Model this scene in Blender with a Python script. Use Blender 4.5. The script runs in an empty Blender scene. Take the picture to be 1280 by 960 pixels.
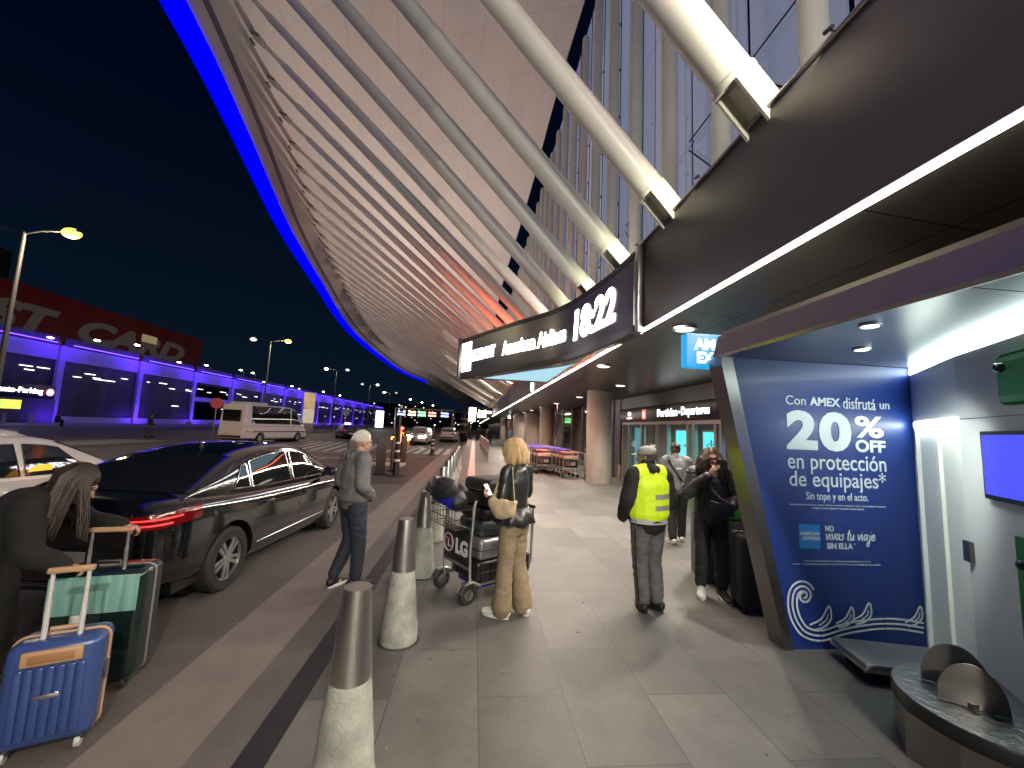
import bpy, bmesh, math, random
from mathutils import Vector, Matrix, Euler, noise
from mathutils.bvhtree import BVHTree
random.seed(7)
PI = math.pi
R = math.radians
sc = bpy.context.scene
col = sc.collection
V = Vector

# ------------------------------------------------------------------ materials
def M(name, c, rough=.5, metal=0., var=0., vs=4., bump=0., bs=40., emit=0., ec=None, coat=0., spec=None, rvar=0., alpha=None, trans=0., stretch=None, sheen=0., var2=None):
    m = bpy.data.materials.new(name); m.use_nodes = True
    nt = m.node_tree; N = nt.nodes; L = nt.links
    b = N['Principled BSDF']
    b.inputs['Base Color'].default_value = (*c, 1)
    b.inputs['Roughness'].default_value = rough
    b.inputs['Metallic'].default_value = metal
    if coat: b.inputs['Coat Weight'].default_value = coat; b.inputs['Coat Roughness'].default_value = .04
    if spec is not None: b.inputs['Specular IOR Level'].default_value = spec
    if trans: b.inputs['Transmission Weight'].default_value = trans
    if sheen: b.inputs['Sheen Weight'].default_value = sheen
    if alpha is not None: b.inputs['Alpha'].default_value = alpha
    if emit:
        b.inputs['Emission Color'].default_value = (*(ec or c), 1); b.inputs['Emission Strength'].default_value = emit
    tc = N.new('ShaderNodeTexCoord'); src = tc.outputs['Object']
    if stretch:
        mp = N.new('ShaderNodeMapping'); mp.inputs['Scale'].default_value = stretch
        L.new(src, mp.inputs['Vector']); src = mp.outputs['Vector']
    if var or rvar:
        n = N.new('ShaderNodeTexNoise'); n.inputs['Scale'].default_value = vs; n.inputs['Detail'].default_value = 6; n.inputs['Roughness'].default_value = .65
        L.new(src, n.inputs['Vector'])
        if var:
            r = N.new('ShaderNodeValToRGB'); r.color_ramp.elements[0].position = .3; r.color_ramp.elements[1].position = .7
            a = [max(0, x*(1-var)) for x in c]; d = [min(1, x*(1+var)) for x in c]
            if var2: d = var2
            r.color_ramp.elements[0].color = (*a, 1); r.color_ramp.elements[1].color = (*d, 1)
            L.new(n.outputs['Fac'], r.inputs['Fac']); L.new(r.outputs['Color'], b.inputs['Base Color'])
        if rvar:
            mr = N.new('ShaderNodeMapRange'); mr.inputs[3].default_value = max(0.02, rough-rvar); mr.inputs[4].default_value = min(1, rough+rvar)
            L.new(n.outputs['Fac'], mr.inputs[0]); L.new(mr.outputs[0], b.inputs['Roughness'])
    if bump:
        n2 = N.new('ShaderNodeTexNoise'); n2.inputs['Scale'].default_value = bs; n2.inputs['Detail'].default_value = 5
        L.new(src, n2.inputs['Vector'])
        bp = N.new('ShaderNodeBump'); bp.inputs['Strength'].default_value = bump; bp.inputs['Distance'].default_value = .02
        L.new(n2.outputs['Fac'], bp.inputs['Height']); L.new(bp.outputs['Normal'], b.inputs['Normal'])
    return m

def E(name, c, s):
    return M(name, (.02, .02, .02), .6, emit=s, ec=c)

def brick_mat(name, c1, c2, cm, w, h, mortar, rough, vec='obj', swap=False, off=.5, var=.25, vs=3., bump=.1, bs=30., spots=0., metal=0., rvar=.1):
    m = bpy.data.materials.new(name); m.use_nodes = True
    nt = m.node_tree; N = nt.nodes; L = nt.links; b = N['Principled BSDF']
    tc = N.new('ShaderNodeTexCoord'); src = tc.outputs['UV' if vec == 'uv' else 'Object']
    if swap:
        s = N.new('ShaderNodeSeparateXYZ'); cmb = N.new('ShaderNodeCombineXYZ')
        L.new(src, s.inputs[0]); L.new(s.outputs[1], cmb.inputs[0]); 
        ad = N.new('ShaderNodeMath'); ad.operation = 'ADD'; ad.inputs[1].default_value = swap
        L.new(s.outputs[0], ad.inputs[0]); L.new(ad.outputs[0], cmb.inputs[1])
        src2 = cmb.outputs[0]
    else: src2 = src
    br = N.new('ShaderNodeTexBrick')
    br.offset = off; br.inputs['Scale'].default_value = 1
    br.inputs['Brick Width'].default_value = w; br.inputs['Row Height'].default_value = h
    br.inputs['Mortar Size'].default_value = mortar; br.inputs['Mortar Smooth'].default_value = .1
    br.inputs['Color1'].default_value = (*c1, 1); br.inputs['Color2'].default_value = (*c2, 1); br.inputs['Mortar'].default_value = (*cm, 1)
    L.new(src2, br.inputs['Vector'])
    n = N.new('ShaderNodeTexNoise'); n.inputs['Scale'].default_value = vs; n.inputs['Detail'].default_value = 8; n.inputs['Roughness'].default_value = .7
    L.new(tc.outputs['Object'], n.inputs['Vector'])
    mr = N.new('ShaderNodeMapRange'); mr.inputs[1].default_value = .3; mr.inputs[2].default_value = .7; mr.inputs[3].default_value = 1-var; mr.inputs[4].default_value = 1+var
    L.new(n.outputs['Fac'], mr.inputs[0])
    mx = N.new('ShaderNodeVectorMath'); mx.operation = 'SCALE'
    L.new(br.outputs['Color'], mx.inputs[0]); L.new(mr.outputs[0], mx.inputs['Scale'])
    out = mx.outputs[0]
    if spots:
        vo = N.new('ShaderNodeTexNoise'); vo.inputs['Scale'].default_value = 9.; vo.inputs['Detail'].default_value = 1
        L.new(tc.outputs['Object'], vo.inputs['Vector'])
        m2 = N.new('ShaderNodeMapRange'); m2.inputs[1].default_value = .72; m2.inputs[2].default_value = .76; m2.inputs[3].default_value = 1; m2.inputs[4].default_value = 1-spots
        L.new(vo.outputs['Fac'], m2.inputs[0])
        mx2 = N.new('ShaderNodeVectorMath'); mx2.operation = 'SCALE'; L.new(out, mx2.inputs[0]); L.new(m2.outputs[0], mx2.inputs['Scale']); out = mx2.outputs[0]
    L.new(out, b.inputs['Base Color'])
    b.inputs['Metallic'].default_value = metal
    mr3 = N.new('ShaderNodeMapRange'); mr3.inputs[3].default_value = rough-rvar; mr3.inputs[4].default_value = rough+rvar
    L.new(n.outputs['Fac'], mr3.inputs[0]); L.new(mr3.outputs[0], b.inputs['Roughness'])
    if bump:
        n2 = N.new('ShaderNodeTexNoise'); n2.inputs['Scale'].default_value = bs; n2.inputs['Detail'].default_value = 6
        L.new(tc.outputs['Object'], n2.inputs['Vector'])
        sb = N.new('ShaderNodeMath'); sb.operation = 'SUBTRACT'; L.new(n2.outputs['Fac'], sb.inputs[0]); L.new(br.outputs['Fac'], sb.inputs[1])
        bp = N.new('ShaderNodeBump'); bp.inputs['Strength'].default_value = bump; bp.inputs['Distance'].default_value = .01
        L.new(sb.outputs[0], bp.inputs['Height']); L.new(bp.outputs['Normal'], b.inputs['Normal'])
    return m

# ------------------------------------------------------------------ mesh builder
class MB:
    def __init__(s): s.bm = bmesh.new(); s.uv = None
    def box(s, x0, x1, y0, y1, z0, z1, bevel=0., seg=2, mat=None):
        t = bmesh.new(); bmesh.ops.create_cube(t, size=1)
        for v in t.verts:
            v.co = V((x0+(v.co.x+.5)*(x1-x0), y0+(v.co.y+.5)*(y1-y0), z0+(v.co.z+.5)*(z1-z0)))
        if bevel: bmesh.ops.bevel(t, geom=t.edges[:], offset=bevel, segments=seg, affect='EDGES', profile=.5)
        s.merge(t, mat); return s
    def merge(s, t, mat=None):
        if mat is not None: bmesh.ops.transform(t, matrix=mat, verts=t.verts[:])
        me = bpy.data.meshes.new('tmp'); t.to_mesh(me); t.free(); s.bm.from_mesh(me); bpy.data.meshes.remove(me)
    def addmesh(s, me, mat=None):
        t = bmesh.new(); t.from_mesh(me); s.merge(t, mat)
    def ring(s, c, a, b, n, ph=0.):
        return [s.bm.verts.new(c + a*math.cos(2*PI*i/n+ph) + b*math.sin(2*PI*i/n+ph)) for i in range(n)]
    def bridge(s, r0, r1):
        n = len(r0)
        for i in range(n):
            try: s.bm.faces.new((r0[i], r0[(i+1) % n], r1[(i+1) % n], r1[i]))
            except ValueError: pass
    def tube(s, p0, p1, r0, r1=None, n=12, cap=True):
        p0, p1 = V(p0), V(p1); r1 = r0 if r1 is None else r1
        d = (p1-p0).normalized(); a = d.orthogonal().normalized(); b = d.cross(a)
        A = s.ring(p0, a*r0, b*r0, n); B = s.ring(p1, a*r1, b*r1, n); s.bridge(A, B)
        if cap: s.bm.faces.new(A[::-1]); s.bm.faces.new(B)
        return s
    def path(s, pts, r, n=8, closed=False, cap=True, rs=None, flat=None, side=None):
        pts = [V(p) for p in pts]; k = len(pts); rings = []
        up = V(side) if side else None; prev = None
        for i, p in enumerate(pts):
            if closed: d = pts[(i+1) % k]-pts[i-1]
            else: d = pts[min(i+1, k-1)]-pts[max(i-1, 0)]
            d.normalize()
            if up is not None: a = up - d*up.dot(d)
            elif prev is not None: a = prev - d*prev.dot(d)
            else: a = d.orthogonal()
            if a.length < 1e-6: a = d.orthogonal()
            a.normalize(); prev = a; b = d.cross(a)
            rr = rs[i] if rs else r
            rings.append(s.ring(p, a*rr, b*rr*(flat or 1.), n, PI/n))
        for i in range(k-1): s.bridge(rings[i], rings[i+1])
        if closed: s.bridge(rings[-1], rings[0])
        elif cap: s.bm.faces.new(rings[0][::-1]); s.bm.faces.new(rings[-1])
        return s
    def lathe(s, prof, n=24, mat=None, cap=True):
        t = MB(); rings = [t.ring(V((0, 0, z)), V((r, 0, 0)), V((0, r, 0)), n) for r, z in prof]
        for i in range(len(rings)-1): t.bridge(rings[i], rings[i+1])
        if cap: t.bm.faces.new(rings[0][::-1]); t.bm.faces.new(rings[-1])
        s.merge(t.bm, mat); return s
    def prism(s, poly, z0, z1, mat=None, bevel=0.):
        t = bmesh.new(); a = [t.verts.new((x, y, z0)) for x, y in poly]; b = [t.verts.new((x, y, z1)) for x, y in poly]
        n = len(poly); t.faces.new(a[::-1]); t.faces.new(b)
        for i in range(n): t.faces.new((a[i], a[(i+1) % n], b[(i+1) % n], b[i]))
        bmesh.ops.recalc_face_normals(t, faces=t.faces[:])
        if bevel: bmesh.ops.bevel(t, geom=t.edges[:], offset=bevel, segments=2, affect='EDGES', profile=.5)
        s.merge(t, mat); return s
    def ellipsoid(s, c, r, n=16, mat=None):
        t = bmesh.new(); bmesh.ops.create_uvsphere(t, u_segments=n, v_segments=max(6, n//2+2), radius=1)
        mm = Matrix.Translation(V(c)) @ (mat.to_4x4() if mat else Matrix()) @ Matrix.Diagonal((*r, 1))
        s.merge(t, mm); return s
    def grid(s, P, uv=None, closed_u=False):
        n, m = len(P), len(P[0]); vs = [[s.bm.verts.new(p) for p in row] for row in P]
        lay = None
        if uv: lay = s.bm.loops.layers.uv.verify()
        for i in range(n-1 if not closed_u else n):
            for j in range(m-1):
                i2 = (i+1) % n
                f = s.bm.faces.new((vs[i][j], vs[i2][j], vs[i2][j+1], vs[i][j+1]))
                if uv:
                    for l, (a, c) in zip(f.loops, ((i, j), (i2, j), (i2, j+1), (i, j+1))): l[lay].uv = uv[a][c]
        return s
    def loft(s, rings, cap=True):
        rr = [[s.bm.verts.new(p) for p in r] for r in rings]
        for i in range(len(rr)-1): s.bridge(rr[i], rr[i+1])
        if cap: s.bm.faces.new(rr[0][::-1]); s.bm.faces.new(rr[-1])
        return s
    def poly(s, pts):
        s.bm.faces.new([s.bm.verts.new(p) for p in pts]); return s
    def fix(s): bmesh.ops.recalc_face_normals(s.bm, faces=s.bm.faces[:]); return s
    def xf(s, m): bmesh.ops.transform(s.bm, matrix=m, verts=s.bm.verts[:]); return s
    def mesh(s, name, mat=None, smooth=35, fix=False):
        if fix: s.fix()
        me = bpy.data.meshes.new(name); s.bm.to_mesh(me); s.bm.free()
        if mat: 
            for k in (mat if isinstance(mat, (list, tuple)) else [mat]): me.materials.append(k)
        if smooth and len(me.polygons):
            me.polygons.foreach_set('use_smooth', [True]*len(me.polygons)); me.set_sharp_from_angle(angle=R(smooth))
        me.update(); return me
    def build(s, name, mat, parent=None, smooth=35, fix=False):
        return obj(name, s.mesh(name, mat, smooth, fix), parent)

def obj(name, me, parent=None):
    o = bpy.data.objects.new(name, me); col.objects.link(o)
    if parent: o.parent = parent
    return o
def tag(o, label=None, cat=None, group=None, kind=None):
    if label: o['label'] = label
    if cat: o['category'] = cat
    if group: o['group'] = group
    if kind: o['kind'] = kind
    return o
def thing(name, label, cat, loc=(0, 0, 0), rz=0., group=None):
    o = bpy.data.objects.new(name, None); col.objects.link(o); o.empty_display_size = .2
    o.location = loc; o.rotation_euler = (0, 0, rz)
    return tag(o, label, cat, group)
def copy_tree(o, parent=None):
    c = o.copy(); col.objects.link(c)
    if parent: c.parent = parent
    for ch in list(o.children): copy_tree(ch, c)
    return c
def struct(name, mb, mat, smooth=35): return tag(mb.build(name, mat, None, smooth), kind='structure')

_tc = {}
def text_me(s, size=1., bold=0., ext=.002, shear=0., align='LEFT', space=1.):
    cu = bpy.data.curves.new('t', 'FONT'); cu.body = s; cu.size = size; cu.offset = bold; cu.extrude = ext; cu.shear = shear
    cu.align_x = align; cu.space_character = space; cu.resolution_u = 4
    o = bpy.data.objects.new('t', cu); col.objects.link(o)
    dg = bpy.context.evaluated_depsgraph_get(); me = bpy.data.meshes.new_from_object(o.evaluated_get(dg))
    bpy.data.objects.remove(o); bpy.data.curves.remove(cu); return me
def frame(o, x, y):
    x = V(x).normalized(); y = V(y).normalized(); z = x.cross(y).normalized(); y = z.cross(x)
    m = Matrix((x, y, z)).transposed().to_4x4(); m.translation = V(o); return m
def text_fit(mb, s, w, h, m, bold=0., ext=.002, shear=0.):
    """text stretched so its outline fills w by h, lower left corner at the origin of m"""
    me = text_me(s, 1., bold, ext, shear)
    xs = [v.co.x for v in me.vertices]; ys = [v.co.y for v in me.vertices]
    x0, x1, y0, y1 = min(xs), max(xs), min(ys), max(ys)
    sx = w/(x1-x0); sy = h/(y1-y0) if h else sx
    mb.addmesh(me, m @ Matrix.Diagonal((sx, sy, 1, 1)) @ Matrix.Translation((-x0, -y0, 0))); bpy.data.meshes.remove(me)
def lerp(a, b, t): return a+(b-a)*t
def interp(x, xs, ys):
    if x <= xs[0]: return ys[0]
    for i in range(len(xs)-1):
        if x <= xs[i+1]: return lerp(ys[i], ys[i+1], (x-xs[i])/(xs[i+1]-xs[i]))
    return ys[-1]
def catmull(P, n):
    P = [V(p) for p in P]; out = []
    for i in range(len(P)-1):
        p0 = P[i-1] if i else P[0]*2-P[1]; p1, p2 = P[i], P[i+1]; p3 = P[i+2] if i+2 < len(P) else P[-1]*2-P[-2]
        for k in range(n):
            t = k/n; out.append(.5*((2*p1)+(p2-p0)*t+(2*p0-5*p1+4*p2-p3)*t*t+(3*p1-p0-3*p2+p3)*t**3))
    out.append(P[-1]); return out
def area(name, loc, size, power, colr, direction=(0, 0, -1), shape='RECTANGLE', spread=None):
    l = bpy.data.lights.new(name, 'AREA'); l.shape = shape; l.size = size[0]
    if shape in ('RECTANGLE', 'ELLIPSE'): l.size_y = size[1]
    l.energy = power; l.color = colr
    if spread: l.spread = spread
    o = bpy.data.objects.new(name, l); col.objects.link(o); o.location = loc
    z = -V(direction).normalized(); y = V((0, 1, 0))-z*z.y
    y = (y if y.length > .3 else V((0, 0, 1))-z*z.z).normalized(); x = y.cross(z)      # long side along the road
    o.rotation_euler = Matrix((x, y, z)).transposed().to_euler(); return o
def point(name, loc, power, colr, r=.15):
    l = bpy.data.lights.new(name, 'POINT'); l.energy = power; l.color = colr; l.shadow_soft_size = r
    o = bpy.data.objects.new(name, l); col.objects.link(o); o.location = loc; return o
def spot(name, loc, power, colr, direction, ang=120, blend=.6, r=.08):
    l = bpy.data.lights.new(name, 'SPOT'); l.energy = power; l.color = colr; l.spot_size = R(ang); l.spot_blend = blend; l.shadow_soft_size = r
    o = bpy.data.objects.new(name, l); col.objects.link(o); o.location = loc
    o.rotation_euler = V(direction).to_track_quat('-Z', 'Y').to_euler(); return o

# ------------------------------------------------------------------ palette
mt = {}
mt['steel'] = M('brushed_steel', (.52, .50, .47), .33, 1., rvar=.02, vs=2)
mt['steel_dark'] = M('dark_steel', (.22, .21, .21), .32, 1., rvar=.04, vs=2)
mt['chrome'] = M('chrome', (.7, .7, .7), .12, 1.)
mt['alu'] = M('aluminium', (.6, .6, .6), .32, 1., rvar=.1, vs=8)
mt['black'] = M('black_plastic', (.012, .012, .013), .45, rvar=.1, vs=20)
mt['black_gloss'] = M('black_gloss', (.008, .008, .009), .08)
mt['rubber'] = M('rubber', (.016, .016, .016), .75, var=.3, vs=30, bump=.1, bs=120)
mt['glass_dark'] = M('dark_glass', (.012, .014, .016), .04, spec=.7)
mt['white'] = M('white_paint', (.72, .72, .7), .4, var=.06, vs=3)
mt['canopy'] = None
mt['tube'] = M('tube_white_paint', (.62, .61, .57), .38, var=.06, vs=1.5, bump=.02, bs=8)
mt['soffit'] = brick_mat('soffit_metal', (.15, .14, .13), (.165, .15, .14), (.01, .01, .01), 2.4, 1.2, .008, .36, swap=.3, off=0, var=.06, vs=1.5, bump=0, metal=.85, rvar=.05)
mt['fascia'] = M('fascia_panel', (.050, .040, .060), .5, 0., rvar=.05, vs=1.2, var=.1)
mt['concrete'] = M('concrete', (.30, .27, .24), .75, var=.22, vs=3, bump=.25, bs=25)
mt['bollard'] = M('bollard_concrete', (.31, .315, .275), .85, var=.42, vs=4, bump=.35, bs=60)
mt['asphalt'] = brick_mat('asphalt', (.104, .09, .083), (.116, .101, .093), (.05, .045, .044), 7.3, 3.4, .004, .62, swap=.7, var=.34, vs=1.1, bump=.5, bs=160, spots=.35, rvar=.14)
mt['asphalt_light'] = M('worn_concrete_strip', (.19, .16, .145), .62, var=.2, vs=1.8, bump=.3, bs=120, rvar=.1)
mt['paving'] = brick_mat('sidewalk_paving', (.082, .078, .073), (.130, .123, .114), (.06, .057, .053), 1.17, .59, .005, .50, swap=-.12, var=.38, vs=1.1, bump=.22, bs=70, spots=.3, rvar=.12)
mt['line'] = M('road_paint', (.5, .48, .45), .6, var=.3, vs=5)
mt['drain'] = M('drain_strip', (.022, .02, .022), .5, var=.3, vs=4, rvar=.1)
mt['led'] = E('led_warm', (1., .90, .74), 14.)
mt['white_emit'] = E('screen_white', (1, .98, 1.), 5.)
mt['skin'] = M('skin', (.42, .24, .17), .5, var=.1, vs=20)
mt['skin_dark'] = M('skin_tan', (.33, .19, .13), .5, var=.1, vs=20)
# ------------------------------------------------------------------ camera (height 1.82 m, slightly pitched up and rolled)
def make_camera():
    F = 500.; vx, vy, roll = 593., 533., .043
    f = V((vx-640, vy-480, F)).normalized(); h = V((1, roll, 0)); u = f.cross(h).normalized()
    if u.y > 0: u = -u
    r = f.cross(u)
    if r.x < 0: r = -r
    W = Matrix((r, f, u))                       # image axes -> world axes
    cx, cy, cz = W @ V((1, 0, 0)), W @ V((0, -1, 0)), W @ V((0, 0, -1))
    m = Matrix((cx, cy, cz)).transposed().to_4x4(); m.translation = V((0, 0, 1.82))
    cd = bpy.data.cameras.new('camera'); cd.sensor_width = 36; cd.lens = F/1280*36; cd.clip_end = 3000; cd.clip_start = .05
    o = bpy.data.objects.new('camera', cd); col.objects.link(o); o.matrix_world = m; sc.camera = o
make_camera()
sc.view_settings.view_transform = 'Standard'; sc.view_settings.look = 'None'; sc.view_settings.gamma = 1; sc.view_settings.exposure = .75
sc.view_settings.use_curve_mapping = False
sc.render.engine = 'CYCLES'; sc.cycles.use_denoising = True; sc.cycles.max_bounces = 7; sc.cycles.diffuse_bounces = 3; sc.cycles.glossy_bounces = 4
sc.cycles.transparent_max_bounces = 8; sc.cycles.sample_clamp_indirect = 8; sc.cycles.caustics_reflective = False; sc.cycles.caustics_refractive = False
# ------------------------------------------------------------------ dusk sky
w = bpy.data.worlds.new('World'); sc.world = w; w.use_nodes = True
nt = w.node_tree; bg = nt.nodes['Background']; sk = nt.nodes.new('ShaderNodeTexSky'); sk.sky_type = 'NISHITA'; sk.sun_disc = False
sk.sun_elevation = R(-5.5); sk.sun_rotation = R(250); sk.air_density = 1.2; sk.dust_density = .6; sk.ozone_density = 3
tint = nt.nodes.new('ShaderNodeMixRGB'); tint.blend_type = 'MULTIPLY'; tint.inputs[0].default_value = 1; tint.inputs[2].default_value = (.55, .9, 1.25, 1)
nt.links.new(sk.outputs[0], tint.inputs[1])
navy_add = nt.nodes.new('ShaderNodeMixRGB'); navy_add.blend_type = 'ADD'; navy_add.inputs[0].default_value = 1; 
tcw = nt.nodes.new('ShaderNodeTexCoord'); sxyz = nt.nodes.new('ShaderNodeSeparateXYZ'); rmp = nt.nodes.new('ShaderNodeValToRGB')
nt.links.new(tcw.outputs['Generated'], sxyz.inputs[0]); nt.links.new(sxyz.outputs[2], rmp.inputs[0])
rmp.color_ramp.elements[0].position = .0; rmp.color_ramp.elements[0].color = (.016, .042, .085, 1); rmp.color_ramp.elements[1].position = .55; rmp.color_ramp.elements[1].color = (.0015, .010, .040, 1)
nt.links.new(rmp.outputs[0], navy_add.inputs[2])
nt.links.new(tint.outputs[0], navy_add.inputs[1]); nt.links.new(navy_add.outputs[0], bg.inputs[0]); bg.inputs[1].default_value = .12
sl = bpy.data.lights.new('sun', 'SUN'); sl.energy = .004; sl.angle = R(10); sl.color = (.6, .7, 1)
so = bpy.data.objects.new('sun', sl); col.objects.link(so); so.rotation_euler = (R(80), 0, R(160))

# ------------------------------------------------------------------ ground
struct('ground', MB().grid([[(-400, -60, -.02), (-400, 900, -.02)], [(300, -60, -.02), (300, 900, -.02)]]), M('far_ground', (.03, .028, .028), .8), 0)
struct('road', MB().grid([[(-47, -30, 0), (-47, 320, 0)], [(-1.02, -30, 0), (-1.02, 320, 0)]]), mt['asphalt'], 0)
struct('sidewalk', MB().grid([[(-1.02, -12, .0), (-1.02, 220, .0)], [(7.5, -12, .0), (7.5, 220, .0)]]), mt['paving'], 0)
struct('drain_strip', MB().grid([[(-1.17, -12, .004), (-1.17, 160, .004)], [(-1.0, -12, .004), (-1.0, 160, .004)]]), mt['drain'], 0)
struct('worn_road_strip', MB().grid([[(-1.98, -12, .004), (-1.98, 44, .004)], [(-1.42, -12, .004), (-1.42, 44, .004)]]), mt['asphalt_light'], 0)
struct('asphalt_lane', MB().grid([[(-5.0, 12.4, .003), (-5.0, 22.6, .003)], [(-2.0, 12.4, .003), (-2.0, 22.6, .003)]]), M('asphalt_patch', (.058, .05, .049), .7, var=.25, vs=2, bump=.4, bs=120), 0)
# crossings and lane lines
mb = MB()
for k in range(9):
    x = -5.6+k*.62
    if x < -1.6: mb.grid([[(x, 25.2, .008), (x-.1, 31.5, .008)], [(x+.36, 25.2, .008), (x+.28, 31.5, .008)]])
struct('crosswalk_near_terminal', mb, mt['line'], 0)
mb = MB()
for k in range(15):
    x = -17.5+k*.78
    mb.grid([[(x, 24.8-.12*(k-10), .008), (x-1.6, 35.5, .008)], [(x+.4, 24.8-.12*(k-10), .008), (x-1.2, 35.5, .008)]])
struct('crosswalk_far', mb, mt['line'], 0)
mb = MB(); mb.grid([[(-11.5, 20.4, .008), (-11.5, 20.75, .008)], [(-3.4, 20.4, .008), (-3.4, 20.75, .008)]])
mb.grid([[(-12, 24.0, .008), (-12, 24.25, .008)], [(-5.8, 24.0, .008), (-5.8, 24.25, .008)]])
for k in range(6):
    mb.grid([[(-7.1, 3+k*5.2, .008), (-7.1, 5.2+k*5.2, .008)], [(-6.97, 3+k*5.2, .008), (-6.97, 5.2+k*5.2, .008)]])
struct('lane_lines', mb, mt['line'], 0)
isl = M('median_paving', (.2, .19, .18), .7, var=.2, vs=2, bump=.2, bs=40)
mb = MB(); mb.box(-21.5, -19.0, -10, 27, 0, .13, .03); mb.box(-24.0, -22.2, 40, 160, 0, .13, .03); struct('median', mb, isl)
mb = MB(); mb.box(-50, -40.2, -30, 260, 0, .13, .03); struct('pavement_far', mb, isl)
mb = MB(); mb.box(-5.4, -2.9, 17.2, 18.3, 0, .1, .04); struct('traffic_island', mb, M('island_concrete', (.33, .33, .34), .7, var=.15, vs=3))
tact = M('orange_lit_tactile_stone', (.42, .27, .22), .35, var=.15, vs=5, bump=.15, bs=40, rvar=.1)  # salmon stone colour carries the orange light falling on the path
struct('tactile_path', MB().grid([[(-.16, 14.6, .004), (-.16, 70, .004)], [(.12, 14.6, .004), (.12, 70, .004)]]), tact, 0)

# ------------------------------------------------------------------ canopy
KY = [-14, 0, 11.85, 17.4, 20.9, 25.6, 33.5, 47.75, 61.65, 79.9, 94.3, 134, 216]
XB = [-4.4, -6.2, -8.2, -9.15, -9.92, -10.9, -12.15, -13.7, -13.95, -13.0, -10.4, -7.9, -2.2]
ZB = [16.5, 16.0, 15.35, 15.0, 14.85, 14.55, 14.15, 13.6, 13.2, 12.8, 12.5, 12.4, 12.3]
XE = [-7, -8.7, -10.22, -11.26, -12.04, -12.97, -14.03, -15.87, -16.06, -15.16, -12.24, -9.28, -3.08]
ZE = [15.3, 14.8, 14.33, 14.03, 13.86, 13.59, 13.17, 12.66, 12.26, 11.85, 11.52, 11.5, 11.5]
XI = [4.5, 4.5, 4.5, 4.33, 4.15, 4.03, 3.9, 3.4, 2.97, 2.8, 2.6, 2.6, 2.6]
ZI = [23, 23, 23, 23, 23, 23, 23, 23, 23, 22, 21, 18, 16]
def smooth_tab(tab):
    pts = catmull([(y, t, 0) for y, t in zip(KY, tab)], 10); xs = [p.x for p in pts]; ys = [p.y for p in pts]
    return lambda y: interp(y, xs, ys)
fXB, fZB, fXE, fZE, fXI, fZI = map(smooth_tab, (XB, ZB, XE, ZE, XI, ZI))
def canopy_pt(y, t):
    xi, zi, xb, zb = fXI(y), fZI(y), fXB(y), fZB(y)+.25
    return V((lerp(xi, xb, t), y, lerp(zi, zb, t)+1.1*4*t*(1-t)*(1-.3*t)))
ys = [-14+1.25*i for i in range(88)]+[97+4*i for i in range(30)]
ts = [i/14 for i in range(15)]
P = []; UV = []
for y in ys:
    row = []; uv = []
    for t in ts: row.append(canopy_pt(y, t)); uv.append((y, t*16))
    xb, zb, xe, ze = fXB(y), fZB(y)+.25, fXE(y), fZE(y)
    for a, (f, dz) in enumerate(((.14, -.08), (.28, -.18), (.38, -.27), (.46, -.33))):
        row.append(V((lerp(xb, xe, f), y, lerp(zb, ze, f)+dz))); uv.append((y, 16.4+a*.4))
    for f in (.6, .8, .97):
        row.append(V((lerp(xb, xe, f), y, lerp(zb, ze, f)-.36*(1-f)/.58))); uv.append((y, 18.2+f))
    P.append(row); UV.append(uv)
mt['canopy'] = brick_mat('canopy_panel', (.39, .35, .335), (.41, .368, .352), (.29, .26, .25), 3.5, 1.15, .012, .42, vec='uv', off=0, var=.07, vs=.35, bump=.03, bs=3, rvar=.06)
can = thing('canopy', 'huge white panelled canopy sweeping over the road with a blue lit edge', 'canopy', (0, 0, 0))
cb = MB().grid(P, UV); soff = cb.build('underside', mt['canopy'], can, 30)
PT = [[(fXI(y), y, fZI(y)+1.0), (lerp(fXI(y), fXB(y), .5), y, lerp(fZI(y), fZB(y), .5)+2.2), (fXB(y), y, fZB(y)+.9), (fXE(y)+.02, y, fZE(y)+.3)] for y in ys]
MB().grid(PT).build('top_shell', M('canopy_roof', (.35, .34, .34), .6), can, 30)
MB().grid([[(fXI(y)+.02, y, fZI(y)+1.0), (fXI(y)+.02, y, fZI(y)-.05)] for y in ys]).build('inner_edge', mt['black'], can, 0)
mb = MB(); yb = [y for y in ys if y <= 95]
mb.grid([[V((fXE(y)+dx, y, fZE(y)+dz)) for dx, dz in ((.74, .09), (.40, -.03), (-.02, -.04), (-.06, .16), (-.04, .34), (.04, .34))] for y in yb])
mb.build('edge_light', M('edge_blue_led', (0, 0, .02), .9, emit=.8, ec=(.0, .0, 1.), spec=0.), can, 30)
mb = MB(); mb.grid([[V((fXE(y)+dx, y, fZE(y)+dz)) for dx, dz in ((.03, .0), (-.04, -.03), (-.06, .16), (-.04, .34), (.04, .34))] for y in ys if y >= 95])
mb.build('edge_trim', M('canopy_trim', (.5, .47, .46), .5), can, 30)
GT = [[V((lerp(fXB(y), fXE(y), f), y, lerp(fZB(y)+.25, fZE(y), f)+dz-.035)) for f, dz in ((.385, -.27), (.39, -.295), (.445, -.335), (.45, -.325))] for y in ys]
MB().grid(GT).build('groove_shade', M('groove_shade_paint', (.08, .062, .10), .5), can, 30)  # dark strip painted in for the shade of the edge groove
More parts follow.
